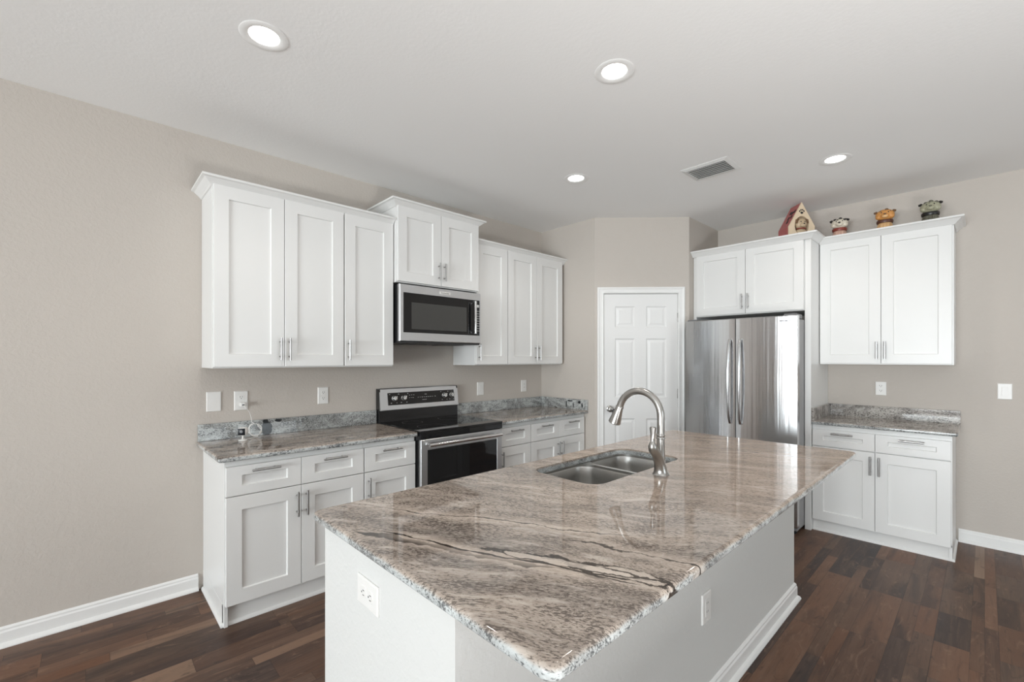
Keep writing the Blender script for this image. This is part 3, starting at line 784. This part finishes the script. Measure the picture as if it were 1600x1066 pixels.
MB().box(-0.004, 0.004, -0.008, 0.008, -0.018, 0.018, 0.003, M=Matrix.Translation(q+Vector((-0.0225, 0, 0.002))) @ Matrix.Rotation(0.22, 4, 'Y')).build('button', BLACKPLASTIC, hd_)

# ------------------------------------------------------------------ range
rg = thing('electric_range', 'stainless steel and black glass-top electric range', 'stove', (SX+0.0, Y_R0, 0), PI/2)
# local: x 0..0.762 across, y -depth (front) .. 0 (wall)
RW = 0.762
F = 0.6355
MB().box(0.003, RW-0.003, -F, -0.025, 0.03, 0.898, 0.003).box(0.02, RW-0.02, -F+0.05, -0.04, 0.0, 0.03).build('body', BLACKENAMEL, rg)
ctp = MB().box(0.0, RW, -F-0.026, -0.050, 0.900, 0.918, 0.004).box(0.0, RW, -F-0.022, -F+0.02, 0.862, 0.902, 0.004)
od = MB(); 
x0, x1, z0, z1 = 0.004, RW-0.004, 0.255, 0.856; yf = -F-0.022
od.loft([[(x0, -F-0.001, z0), (x1, -F-0.001, z0), (x1, -F-0.001, z1), (x0, -F-0.001, z1)],
         [(x0, yf+0.003, z0), (x1, yf+0.003, z0), (x1, yf+0.003, z1), (x0, yf+0.003, z1)],
         [(x0+0.003, yf, z0+0.003), (x1-0.003, yf, z0+0.003), (x1-0.003, yf, z1-0.003), (x0+0.003, yf, z1-0.003)],
         [(x0+0.052, yf, z0+0.07), (x1-0.052, yf, z0+0.07), (x1-0.052, yf, z1-0.072), (x0+0.052, yf, z1-0.072)],
         [(x0+0.054, yf+0.003, z0+0.072), (x1-0.054, yf+0.003, z0+0.072), (x1-0.054, yf+0.003, z1-0.074), (x0+0.054, yf+0.003, z1-0.074)]], True, True)
od_o = od.build('oven_door', STEEL_H, rg)
MB().box(x0+0.0545, x1-0.0545, yf+0.0005, yf+0.0030, z0+0.0725, z1-0.0745).build('oven_window', BLACKGLASS, od_o)
hb = MB().tube([(0.045, yf-0.044, 0.822), (RW-0.045, yf-0.044, 0.822)], 0.0135, 16)
for x in (0.058, RW-0.058): hb.box(x-0.011, x+0.011, yf-0.046, yf+0.001, 0.812, 0.832, 0.004)
hb.build('handle', CHROME, od_o)
MB().box(0.004, RW-0.004, yf, -F-0.001, 0.045, 0.248, 0.004).build('storage_drawer', STEEL_H, rg)
# backguard: black riser and tilted steel console
bgm = MB().loft([[(0.002, -0.060, 0.900), (RW-0.002, -0.060, 0.900), (RW-0.002, -0.004, 0.900), (0.002, -0.004, 0.900)],
                 [(0.002, -0.054, 1.008), (RW-0.002, -0.054, 1.008), (RW-0.002, -0.004, 1.008), (0.002, -0.004, 1.008)]])
bgm.box(0.001, 0.010, -0.050, -0.002, 1.0, 1.180)
bgm.box(RW-0.010, RW-0.001, -0.050, -0.002, 1.0, 1.180)
bg_o = bgm.build('backguard', BLACKENAMEL, rg)
bev = lambda x0, x1, y0, y1, z: [(x0, y0, z), (x1, y0, z), (x1, y1, z), (x0, y1, z)]
con = MB().loft([bev(0.006, RW-0.001, -0.070, -0.004, 1.008), bev(0.004, RW-0.001, -0.071, -0.004, 1.012), bev(0.004, RW-0.001, -0.047, -0.004, 1.176), bev(0.008, RW-0.004, -0.042, -0.004, 1.183)])
con.build('console', STEEL_H, rg)
def cy(z): return -0.071+(z-1.012)*(0.024/0.164)
tilt = math.atan2(0.024, 0.164)
MC = lambda x, z, dy=0.0: Matrix.Translation((x, cy(z)+dy, z)) @ Matrix.Rotation(-tilt, 4, 'X')
cpn = MB().box(-0.324, 0.324, -0.0018, 0.001, -0.050, 0.050, 0.0006, M=MC(0.396, 1.096))
for x in (0.128, 0.214, 0.613, 0.691):
    k = MB().lathe([(0.0225, 0.0), (0.0225, 0.004), (0.0190, 0.006), (0.0175, 0.022), (0.0155, 0.026), (0.006, 0.027)], 24, M=MC(x, 1.100, -0.0015) @ Matrix.Rotation(PI/2, 4, 'X'))
    k.box(-0.0045, 0.0045, -0.036, -0.004, -0.019, 0.019, 0.003, M=MC(x, 1.100) @ Matrix.Rotation(0.75, 4, 'Y'))
    k.build('knob', KNOBW, rg)
mk = cpn; rnd = random.Random(3)
for j, (zr, xs_) in enumerate(((1.120, (0.27, 0.29, 0.31, 0.42, 0.43)), (1.098, (0.268, 0.285, 0.302, 0.35, 0.37, 0.39, 0.41, 0.43, 0.45, 0.47, 0.49, 0.52)), (1.076, (0.395, 0.41, 0.425)), (1.064, (0.10, 0.15, 0.19, 0.24, 0.59, 0.64, 0.67, 0.71)), (1.133, (0.09, 0.17, 0.255, 0.58, 0.655)))):
    for x in xs_:
        w_ = rnd.uniform(0.003, 0.006)
        mk.box(x-w_, x+w_, -0.0022, -0.0019, -0.0016, 0.0016, mi=1, M=MC(0, zr))
mk.build('control_panel', [BLACKGLASS, MARK], rg)
# burner rings printed on the glass
br = ctp
for (x, y, r) in ((0.20, -0.50, 0.11), (0.56, -0.50, 0.085), (0.20, -0.22, 0.08), (0.56, -0.22, 0.10)):
    n = 40
    ri = [(x+(r-0.0012)*math.cos(2*PI*i/n), y+(r-0.0012)*math.sin(2*PI*i/n), 0.9184) for i in range(n)]
    ro = [(x+r*math.cos(2*PI*i/n), y+r*math.sin(2*PI*i/n), 0.9184) for i in range(n)]
    br.loft([ri, ro], False, False, mi=1)
br.build('cooktop', [BLACKGLASS, DARKGREY], rg)

# ------------------------------------------------------------------ over-the-range microwave
mw = thing('microwave_oven', 'stainless steel over-the-range microwave with a black glass door', 'microwave', (SX, UM0+0.004, 1.536), PI/2)
MWW = UM1-UM0-0.008; MH = 0.432; MD_ = 0.378
MB().box(0.001, MWW-0.001, -MD_, -0.002, 0.014, MH, 0.002).build('body', BLACKENAMEL, mw)
MB().box(0.006, MWW-0.006, -MD_-0.018, -0.02, 0.0, 0.014, 0.002).box(0.10, 0.30, -0.30, -0.12, -0.004, 0.0).box(0.46, 0.66, -0.30, -0.12, -0.004, 0.0).build('underside_grille', BLACKPLASTIC, mw)
yf = -MD_-0.026
def mrect(i0, i1, j0, j1, y): return [(i0, y, j0), (i1, y, j0), (i1, y, j1), (i0, y, j1)]
fm = MB().loft([mrect(0, MWW, 0.014, MH, -MD_-0.001), mrect(0, MWW, 0.014, MH, yf+0.004), mrect(0.004, MWW-0.004, 0.018, MH-0.004, yf), mrect(0.030, MWW-0.012, 0.078, 0.373, yf), mrect(0.031, MWW-0.013, 0.079, 0.372, yf+0.003)])
fm.build('front_frame', STEEL_H, mw)
dr = MB().box(0.0312, MWW-0.0132, yf-0.0008, yf+0.0028, 0.0792, 0.3718).build('door', BLACKGLASS, mw)
MB().box(0.098, 0.612, yf-0.0014, yf-0.0007, 0.106, 0.304).build('window', MWINDOW, dr)
hm_ = MB().tube([(0.674, yf-0.040, 0.092), (0.674, yf-0.040, 0.360)], 0.0105, 16)
for z in (0.104, 0.348): hm_.box(0.666, 0.682, yf-0.042, yf-0.0008, z-0.012, z+0.012, 0.003)
hm_.build('handle', CHROME, dr)
kp = MB()
for r_ in range(9):
    for c_ in range(3):
        x = 0.708+c_*0.0165; z = 0.118+r_*0.0205
        kp.box(x-0.0038, x+0.0038, yf-0.0013, yf-0.0007, z-0.0026, z+0.0026)
kp.build('keypad', MARK, mw)
MB().box(0.700, 0.744, yf-0.0014, yf-0.0007, 0.314, 0.336).build('display', plain('pale_display', (0.55, 0.55, 0.54), 0.3), mw)
bd = MB().box(0.345, 0.448, yf-0.0030, yf+0.0002, 0.389, 0.410, 0.001).build('badge', PLASTIC, mw)
def lettering(txt, size, mat, parent, M, name='lettering'):
    c = bpy.data.curves.new(name, 'FONT'); c.body = txt; c.size = size; c.extrude = 0.0003; c.align_x = 'CENTER'; c.align_y = 'CENTER'
    c.materials.append(mat)
    tmp = bpy.data.objects.new(name+'_curve', c); me = bpy.data.meshes.new_from_object(tmp); bpy.data.objects.remove(tmp)
    o = bpy.data.objects.new(name, me); COL.objects.link(o); o.parent = parent; o.matrix_local = M
    return o
lettering('KitchenAid', 0.0165, BLACKPLASTIC, bd, Matrix.Translation((0.3965, yf-0.0032, 0.3995)) @ Matrix.Rotation(PI/2, 4, 'X'))

# ------------------------------------------------------------------ refrigerator
fr = thing('refrigerator', 'stainless steel french-door refrigerator between white panels', 'refrigerator', (-1.475, 0, 0))
FW = 0.452
MB().box(-0.437, 0.437, 4.142, 4.86, 0.03, 1.745, 0.004).build('body', MIDGREY, fr)
MB().box(-0.42, 0.42, 4.16, 4.22, 0.0, 0.06, 0.003).build('kick_grille', RUBBER, fr)
def fridge_door(x0, x1, z0, z1, name, cx):
    """bowed stainless front in plan, extruded in z"""
    n = 16; yb = 4.134
    fpts = []
    for k in range(n+1):
        x = x0+(x1-x0)*k/n
        u = (x-cx)/FW
        y = 4.046+0.030*(u*u)+0.014*max(0, abs(2*(x-(x0+x1)/2)/(x1-x0))-0.9)**2*100*0.12
        fpts.append((x, y))
    def ring(z, ins):
        pts = [(x, y+ins) for x, y in fpts]
        pts += [(x1, yb), (x0, yb)]
        return [(x, y, z) for x, y in pts]
    mb = MB().loft([ring(z0, 0.006), ring(z0+0.006, 0.0), ring(z1-0.006, 0.0), ring(z1, 0.006)], True, True, smooth=True)
    return mb.build(name, FRIDGE, fr)
dL = fridge_door(-FW-0.003, -0.0035, 0.655, 1.768, 'door', 0)
dR = fridge_door(0.0035, FW+0.003, 0.655, 1.768, 'door', 0)
dF = fridge_door(-FW-0.003, FW+0.003, 0.075, 0.643, 'freezer_drawer', 0)
for sgn, d in ((-1, dL), (1, dR)):
    x = sgn*0.042
    pts = []; 
    for k in range(15):
        t = k/14; z = 0.866+t*0.722
        pts.append((x+sgn*0.004*math.sin(PI*t), 4.046-0.012-0.044*math.sin(PI*t)**0.45, z))
    MB().tube(pts, 0.0115, 14, sc=(1.0, 1.0)).build('handle', STEEL_V, d)
MB().tube([(-0.36, 4.05, 0.57), (-0.30, 4.0, 0.57), (0.30, 4.0, 0.57), (0.36, 4.05, 0.57)], 0.0125, 14).build('handle', STEEL_V, dF)
for sgn in (-1, 1):
    MB().box(sgn*0.40-0.045, sgn*0.40+0.045, 4.09, 4.26, 1.7455, 1.783, 0.006).build('hinge_cover', DARKGREY, fr)
MB().box(0.335, 0.415, 4.0595, 4.075, 1.722, 1.7275).build('badge', DARKGREY, dR)
MB().box(-0.0034, 0.0034, 4.09, 4.13, 0.66, 1.76).build('door_gasket', RUBBER, fr)
for sgn in (-1, 1):
    MB().lathe([(0.022, 0.0), (0.022, 0.02), (0.010, 0.021), (0.010, 0.045)], 14, M=Matrix.Translation((sgn*0.40, 4.19, 0))).build('foot', RUBBER, fr)

# ------------------------------------------------------------------ plates on the walls
def plate(kind, label, loc, rz, tall=0.124, wide=0.079, roll=0.0, cat=None):
    """local: plate lies in the x,z plane, facing -y"""
    name = {'blank': 'blank_wall_plate', 'outlet': 'power_outlet', 'decora': 'power_outlet', 'switch': 'light_switch'}[kind]
    r = thing(name, label, cat or {'blank': 'wall plate', 'switch': 'switch'}.get(kind, 'outlet'), loc, rz)
    R = Matrix.Rotation(roll, 4, 'Y')
    w, h_ = wide/2, tall/2
    def q(ins, y): return [(-w+ins, y, -h_+ins), (w-ins, y, -h_+ins), (w-ins, y, h_-ins), (-w+ins, y, h_-ins)]
    MB().loft([q(0, 0.0), q(0, -0.003), q(0.003, -0.0062), q(0.005, -0.0066)], True, True, M=R).build('cover_plate', PLASTIC, r)
    if kind == 'outlet':
        for s in (1, -1):
            f = MB().loft([[(x, -0.0066, z+s*0.0205) for x, _, z in [(a, 0, b) for a, b, _ in rrect(-0.0165, 0.0165, -0.0145, 0.0145, 0.010)]],
                           [(x, -0.0086, z+s*0.0205) for x, _, z in [(a*0.97, 0, b*0.97) for a, b, _ in rrect(-0.0165, 0.0165, -0.0145, 0.0145, 0.010)]]], True, True, M=R).build('receptacle', PLASTIC, r)
            sl = MB()
            for x in (-0.0065, 0.0065): sl.box(x-0.0012, x+0.0012, -0.0089, -0.0085, s*0.0205, s*0.0205+0.009, M=R)
            sl.lathe([(0.0026, 0), (0.0026, 0.0004)], 10, M=R @ Matrix.Translation((0, -0.0085, s*0.0205-0.006)) @ Matrix.Rotation(PI/2, 4, 'X'))
            sl.build('slot', PLASTIC_SLOT, f)
    if kind in ('decora', 'switch'):
        MB().box(-0.0165, 0.0165, -0.0080, -0.0064, -0.0335, 0.0335, 0.001, M=R).build('rocker' if kind == 'switch' else 'receptacle', PLASTIC, r)
        sl = MB()
        if kind == 'decora':
            for s in (1, -1):
                for x in (-0.0055, 0.0055): MB().box(x-0.001, x+0.001, -0.0084, -0.0079, s*0.017-0.002, s*0.017+0.006, M=R).build('slot', PLASTIC_SLOT, r)
        else:
            sl.box(-0.013, 0.013, -0.0092, -0.0078, 0.0, 0.030, 0.0006, M=R); sl.build('rocker_face', PLASTIC, r)
    for s in (1, -1):
        if kind != 'outlet':
            MB().lathe([(0.003, 0), (0.0025, 0.0012)], 10, M=R @ Matrix.Translation((0, -0.0064, s*(0.048 if kind != 'blank' else 0.042))) @ Matrix.Rotation(PI/2, 4, 'X')).build('screw', PLASTIC, r)
    return r
LW = PI/2     # facing +x
plate('blank', 'blank white wall plate left of the outlet with a plug', (SX, 0.582, 1.150), LW)
plate('outlet', 'white outlet with a white charger plugged in, above the left counter', (SX, 0.732, 1.147), LW)
plate('outlet', 'white empty outlet midway along the left counter, near the stove', (SX, 1.258, 1.151), LW, 0.122, 0.076)
plate('switch', 'white rocker switch on the wall just right of the stove', (SX, 2.745, 1.134), LW, 0.124, 0.079)
plate('decora', 'white outlet near the corner above the tan counter', (SX, 3.333, 1.138), LW, 0.120, 0.076)
plate('outlet', 'white outlet above the short counter beside the refrigerator', (-0.6125, BACK_Y, 1.166), 0.0, 0.116, 0.074)
plate('switch', 'white rocker switch on the bare wall right of the short counter', (0.102, BACK_Y, 1.177), 0.0, 0.118, 0.076)
plate('outlet', 'white outlet mounted sideways on the near end of the island', (-1.176, IY0, 0.765), 0.0, 0.124, 0.080, roll=PI/2)
plate('decora', 'white outlet on the long shaded side of the island', (IX1, 1.812, 0.418), LW, 0.120, 0.080)

# ------------------------------------------------------------------ small camera with its cord and plug
ip = thing('security_camera', 'small white indoor camera with black lens face on the left counter', 'camera', (-3.165, 0.705, ZT+0.001), 0.98)
MB().lathe([(0.024, 0.0), (0.025, 0.002), (0.024, 0.007), (0.012, 0.010), (0.006, 0.013), (0.0055, 0.032), (0.008, 0.036)], 24).build('stand', PLASTIC, ip)
def rbox(sx, sy, sz, r, M):
    bm = bmesh.new(); bmesh.ops.create_cube(bm, size=1.0)
    for v in bm.verts: v.co = Vector((v.co.x*sx, v.co.y*sy, v.co.z*sz))
    bmesh.ops.bevel(bm, geom=list(bm.edges), offset=r, segments=4, profile=0.5, affect='EDGES')
    return MB().bm(bm, 0, True, M)
rbox(0.050, 0.044, 0.050, 0.010, Matrix.Translation((0, 0, 0.058))).build('housing', PLASTIC, ip)
ff = rbox(0.042, 0.004, 0.042, 0.0018, Matrix.Translation((0, -0.0215, 0.058))).build('lens_face', MATTEBLACK, ip)
MB().lathe([(0.009, 0), (0.009, 0.001), (0.006, 0.0015)], 18, M=Matrix.Translation((0, -0.0235, 0.060)) @ Matrix.Rotation(PI/2, 4, 'X')).build('lens', DARKGREY, ff)
pl = thing('usb_charger', 'small white charger plugged into the outlet above the left counter', 'charger', (SX+0.0087, 0.736, 1.124), LW)
MB().box(-0.014, 0.014, -0.034, 0.0, -0.014, 0.012, 0.003).build('plug_body', PLASTIC, pl)
MB().box(-0.006, 0.006, -0.0355, -0.0335, -0.007, 0.001).build('usb_port', PLASTIC_SLOT, pl)
cp = []
P0 = Vector((SX+0.041, 0.736, 1.118))
cp += [P0, P0+Vector((0.008, 0.004, -0.002)), P0+Vector((0.012, 0.012, -0.016)), Vector((SX+0.030, 0.775, 1.07)), Vector((SX+0.0265, 0.785, 1.030)), Vector((SX+0.030, 0.787, 1.005))]
cc = Vector((SX+0.057, 0.800, 0.957))
for k in range(3*22):
    a = PI/2+2*PI*k/22; rr_ = 0.0375+0.0030*math.sin(k*0.73)
    off = Vector((0.014*(k/66.0)-0.006+0.002*math.sin(k*1.3)-0.010*math.sin(a), rr_*math.cos(a), rr_*math.sin(a)))
    cp.append(cc+off)
cp += [Vector((SX+0.075, 0.835, 0.95)), Vector((SX+0.10, 0.80, ZT+0.005)), Vector((SX+0.12, 0.76, ZT+0.004)), Vector((SX+0.145, 0.722, ZT+0.004)), Vector((SX+0.148, 0.7185, ZT+0.012))]
tag(MB().tube(cp, 0.0019, 8).build('coiled_cable', PLASTIC), 'white cord coiled against the granite backsplash by the small camera', 'cord')

# ------------------------------------------------------------------ ceiling fixtures
TRIMB = plain('bright_white_trim', (0.88, 0.88, 0.87), 0.4)
LENS = glow('lit_downlight_lens', (1.0, 0.97, 0.92), 14.0)
LNAMES = ['recessed ceiling light above the left countertop, largest of the four', 'recessed ceiling light directly above the island', 'recessed ceiling light in front of the stove run, nearest the pantry corner', 'recessed ceiling light in front of the refrigerator']
for (lx, ly), lab in zip(LIGHTS, LNAMES):
    d = thing('recessed_light', lab, 'ceiling light', (lx, ly, CEIL), 0, 'recessed ceiling lights')
    MB().lathe([(CAN_R-0.002, -0.0005), (0.094, -0.0005), (0.095, -0.0015), (0.092, -0.003), (0.070, -0.003), (0.060, 0.000), (0.057, 0.006), (0.057, 0.016)], 36, cap0=False, cap1=False).build('trim_ring', TRIMB, d)
    MB().lathe([(0.0565, 0.004), (0.0565, 0.012)], 36).build('lens', LENS, d)
    l = bpy.data.lights.new('downlight_lamp', 'SPOT'); l.energy = DOWNLIGHT_W*4; l.spot_size = 2.5; l.spot_blend = 0.8; l.shadow_soft_size = 0.05; l.color = (1.0, 0.95, 0.88)
    o = bpy.data.objects.new('downlight_lamp', l); COL.objects.link(o); o.parent = d; o.location = (0, 0, -0.012)
vt = thing('ceiling_vent', 'white louvred air vent in the ceiling in front of the pantry', 'vent', (-1.372, 3.295, CEIL))
vw, vd = 0.165, 0.135
fm = MB()
def vr(ax, ay, z): return [(-ax, -ay, z), (ax, -ay, z), (ax, ay, z), (-ax, ay, z)]
fm.loft([vr(vw, vd, -0.0005), vr(vw, vd, -0.003), vr(vw-0.006, vd-0.006, -0.006), vr(vw-0.030, vd-0.030, -0.013), vr(vw-0.031, vd-0.031, -0.002)], False, False)
fm.build('frame', PALEMETAL, vt)
MB().box(-vw+0.03, vw-0.03, -vd+0.03, vd-0.03, -0.002, -0.0008).build('backing', VENTDARK, vt)
for k in range(7):
    y = -0.090+0.030*k
    MB().box(-vw+0.032, vw-0.032, -0.0115, 0.0115, -0.0008, 0.0008, M=Matrix.Translation((0, y, -0.0105)) @ Matrix.Rotation(math.radians(35), 4, 'X')).build('slat', PALEMETAL, vt)

# ------------------------------------------------------------------ ornaments on the cabinets
CREAM = plain('cream_ceramic', (0.70, 0.56, 0.40), 0.35)
PINKRED = plain('faded_red_ceramic', (0.42, 0.115, 0.11), 0.4)
BROWN = plain('brown_ceramic', (0.16, 0.09, 0.045), 0.4)
BLACKC = plain('black_ceramic', (0.012, 0.011, 0.011), 0.35)
ORANGE = plain('orange_tan_ceramic', (0.62, 0.29, 0.085), 0.35)
PALETAN = plain('pale_tan_ceramic', (0.72, 0.45, 0.22), 0.35)
IVORY = plain('ivory_ceramic', (0.70, 0.64, 0.53), 0.35)
SAGE = plain('sage_grey_ceramic', (0.36, 0.35, 0.25), 0.35)
DKSAGE = plain('dark_sage_ceramic', (0.12, 0.115, 0.085), 0.35)
COLRED = plain('red_brown_collar', (0.24, 0.045, 0.03), 0.4)
COLBRN = plain('dark_brown_collar', (0.09, 0.03, 0.018), 0.4)
PINKB = plain('pink_cream_ceramic', (0.66, 0.42, 0.33), 0.4)
def dog(name, label, loc, rz, s, head, body, collar, ear, spot, muzzle, nose, ears=(1, 1), patches=()):
    r = thing(name, label, 'figurine', loc, rz)
    z = lambda v: v*s
    # seated body with chest, haunches and front paws in one ceramic piece
    b = MB()
    b.lathe([(z(0.045), 0), (z(0.058), z(0.006)), (z(0.062), z(0.03)), (z(0.056), z(0.07)), (z(0.047), z(0.10)), (z(0.040), z(0.115))], 24)
    b.ball((z(-0.045), z(-0.010), z(0.024)), (z(0.024), z(0.034), z(0.024)), 16, 10).ball((z(0.045), z(-0.010), z(0.024)), (z(0.024), z(0.034), z(0.024)), 16, 10)
    for sx in (-1, 1):
        b.tube([(z(sx*0.020), z(-0.040), z(0.085)), (z(sx*0.021), z(-0.055), z(0.04)), (z(sx*0.021), z(-0.060), z(0.012))], [z(0.016), z(0.014), z(0.015)], 12)
        b.ball((z(sx*0.021), z(-0.068), z(0.010)), (z(0.015), z(0.020), z(0.010)), 12, 8)
    b.tube([(0, z(0.055), z(0.02)), (z(0.02), z(0.075), z(0.03)), (z(0.03), z(0.075), z(0.05))], [z(0.012), z(0.009), z(0.005)], 10)
    b.build('body', body, r)
    MB().lathe([(z(0.046), z(0.098)), (z(0.055), z(0.100)), (z(0.058), z(0.112)), (z(0.056), z(0.124)), (z(0.046), z(0.126))], 24).build('collar', collar, r)
    hc = (0, z(-0.012), z(0.168))
    h_ = MB().ball(hc, (z(0.066), z(0.058), z(0.050)), 24, 14)
    h_.ball((0, z(-0.058), z(0.156)), (z(0.030), z(0.026), z(0.021)), 18, 12)
    h_.ball((z(-0.040), z(-0.030), z(0.152)), (z(0.024), z(0.026), z(0.022)), 14, 10).ball((z(0.040), z(-0.030), z(0.152)), (z(0.024), z(0.026), z(0.022)), 14, 10)
    ho = h_.build('head', head, r)
    for sx in (-1, 1):
        if ears[(sx+1)//2]:
            MB().tube([(z(sx*0.044), z(-0.014), z(0.192)), (z(sx*0.056), z(-0.020), z(0.199)), (z(sx*0.065), z(-0.028), z(0.193)), (z(sx*0.067), z(-0.033), z(0.184))], [z(0.009), z(0.012), z(0.012), z(0.006)], 12, sc=(1, 0.6)).build('ear', ear, ho)
        MB().ball((z(sx*0.022), z(-0.061), z(0.180)), (z(0.006), z(0.005), z(0.0075)), 12, 8).build('eye', BLACKC, ho)
    MB().ball((0, z(-0.084), z(0.164)), (z(0.010), z(0.007), z(0.007)), 12, 8).build('nose', nose, ho)
    MB().ball((0, z(-0.068), z(0.148)), (z(0.022), z(0.019), z(0.014)), 14, 10).build('muzzle', muzzle, ho)
    if patches:
        p = MB()
        for (a, e_, rr_) in patches:
            dv = Vector((math.sin(a)*math.cos(e_), -math.cos(a)*math.cos(e_), math.sin(e_)))
            c = Vector((dv.x*z(0.0615), dv.y*z(0.0555)+z(-0.012), dv.z*z(0.0475)+z(0.168)))
            p.ball(tuple(c), (z(rr_), z(rr_), z(rr_*0.8)), 10, 8)
        p.build('spots', spot, ho)
    return r
CT = 2.433
dog('dog_figurine', 'small white spotted dog figurine with a red collar, beside the dog house', (-0.868, 4.745, CT), 0.16, 0.93, IVORY, PINKB, COLRED, BLACKC, BLACKC, IVORY, BLACKC,
    patches=[(-0.8, 0.75, 0.014), (0.2, 0.95, 0.015), (0.75, 0.55, 0.013), (-0.25, 0.6, 0.008), (1.2, 0.7, 0.012), (-1.3, 0.4, 0.012)])
dog('dog_figurine', 'orange tan dog figurine with a dark brown collar, middle of the dog row', (-0.563, 4.745, CT), 0.12, 0.95, ORANGE, PALETAN, COLBRN, BROWN, BROWN, PALETAN, BROWN, ears=(1, 1),
    patches=[(0.35, 1.0, 0.014), (-0.6, 0.6, 0.007), (0.7, 0.5, 0.007)])
dog('dog_figurine', 'grey green dog figurine with black ears and a black collar, at the row end', (-0.290, 4.745, CT), 0.06, 0.94, SAGE, DKSAGE, BLACKC, BLACKC, DKSAGE, SAGE, DKSAGE,
    patches=[(-0.7, 0.75, 0.012), (0.1, 1.0, 0.015), (0.85, 0.7, 0.013), (-0.1, 0.55, 0.006)])

dh = thing('dog_house_figurine', 'ceramic dog house with a red roof and a puppy in its round doorway', 'figurine', (-1.140, 4.535, 2.4365), 0.80)
W2, HW, HH, DP = 0.100, 0.125, 0.322, 0.072
prof_f = [(-W2, 0.0), (W2, 0.0), (W2, HW), (0.0, HH), (-W2, HW)]
prof_o = [(-W2-0.012, 0.0), (W2+0.012, 0.0), (W2+0.012, HW+0.004), (0.0, HH+0.016), (-W2-0.012, HW+0.004)]
# cream front and back walls with an oval doorway
def house_front():
    mb = MB(); bm = bmesh.new(); ed = []
    ov = [(0.060*math.cos(2*PI*i/32), 0.135+0.083*math.sin(2*PI*i/32)) for i in range(32)]
    for pts in (prof_o, ov):
        vv = [bm.verts.new((x, -DP, z)) for x, z in pts]
        for i in range(len(vv)): ed.append(bm.edges.new((vv[i], vv[(i+1) % len(vv)])))
    bmesh.ops.triangle_fill(bm, use_beauty=True, edges=ed)
    mb.bm(bm)
    mb.loft([[(x, -DP, z) for x, z in ov], [(x*0.93, -DP+0.05, 0.135+(z-0.135)*0.95) for x, z in ov]], False, True)
    mb.add([(x, DP, z) for x, z in prof_f], [(4, 3, 2, 1, 0)])
    mb.loft([[(x, -DP, z) for x, z in prof_o], [(x, -DP+0.012, z) for x, z in prof_o], [(x, -DP+0.012, z) for x, z in prof_f], [(x, DP, z) for x, z in prof_f]], False, False)
    return mb.build('house_wall', CREAM, dh)
hw = house_front()
rf = MB()
for s in (-1, 1):
    a = [(s*0.002, HH+0.014), (s*0.002, HH), (s*(W2+0.002), HW), (s*(W2+0.003), 0.035), (s*(W2+0.011), 0.035), (s*(W2+0.011), HW+0.002)]
    rf.loft([[(x, -DP+0.0125, z) for x, z in a], [(x, DP+0.010, z) for x, z in a]])
rf.build('roof', PINKRED, dh)
rm = MB()
for (u, v) in ((-0.30, 0.30), (-0.05, 0.33), (0.20, 0.30), (-0.2, 0.52), (0.1, 0.55), (0.0, 0.72)):
    x = -(W2*v+0.0075+0.012*v*0.3); z = HH-(HH-HW)*v+0.006
    rm.box(-0.0018, 0.0018, -0.010, 0.010, -0.014, 0.014, 0.0008, M=Matrix.Translation((x, u*DP*2*0.8, z)) @ Matrix.Rotation(math.atan2(W2, HH-HW), 4, 'Y'))
rm.build('roof_marks', BLACKC, dh)
pw = MB()
for (x, z, a, b) in ((0, 0.246, 0.013, 0.010), (-0.018, 0.260, 0.0058, 0.0075), (-0.007, 0.270, 0.0058, 0.0075), (0.007, 0.270, 0.0058, 0.0075), (0.018, 0.260, 0.0058, 0.0075)):
    pw.ball((x, -DP-0.0005, z), (a, 0.0025, b), 14, 8)
pw.build('paw_print', BLACKC, dh)
pp = MB().ball((0, -DP+0.012, 0.152), (0.050, 0.032, 0.049), 20, 12).ball((0, -DP-0.017, 0.135), (0.025, 0.017, 0.019), 14, 10).ball((0, -DP+0.014, 0.085), (0.042, 0.028, 0.034), 18, 10)
po = pp.build('puppy', plain('mottled_tan_ceramic', (0.50, 0.38, 0.25), 0.4), dh)
for s in (-1, 1):
    MB().tube([(s*0.028, -DP, 0.192), (s*0.044, -DP-0.006, 0.182), (s*0.050, -DP-0.008, 0.152)], [0.009, 0.012, 0.008], 10, sc=(1, 0.6)).build('ear', BROWN, po)
    MB().ball((s*0.017, -DP-0.018, 0.164), (0.0045, 0.004, 0.005), 10, 8).build('eye', BLACKC, po)
MB().ball((0, -DP-0.034, 0.143), (0.007, 0.005, 0.005), 10, 8).build('nose', BLACKC, po)
MB().tube([(0.034*math.cos(a), -DP+0.008+0.026*math.sin(a), 0.108) for a in [2*PI*i/20 for i in range(20)]], 0.006, 8, closed=True).build('collar', COLRED, po)
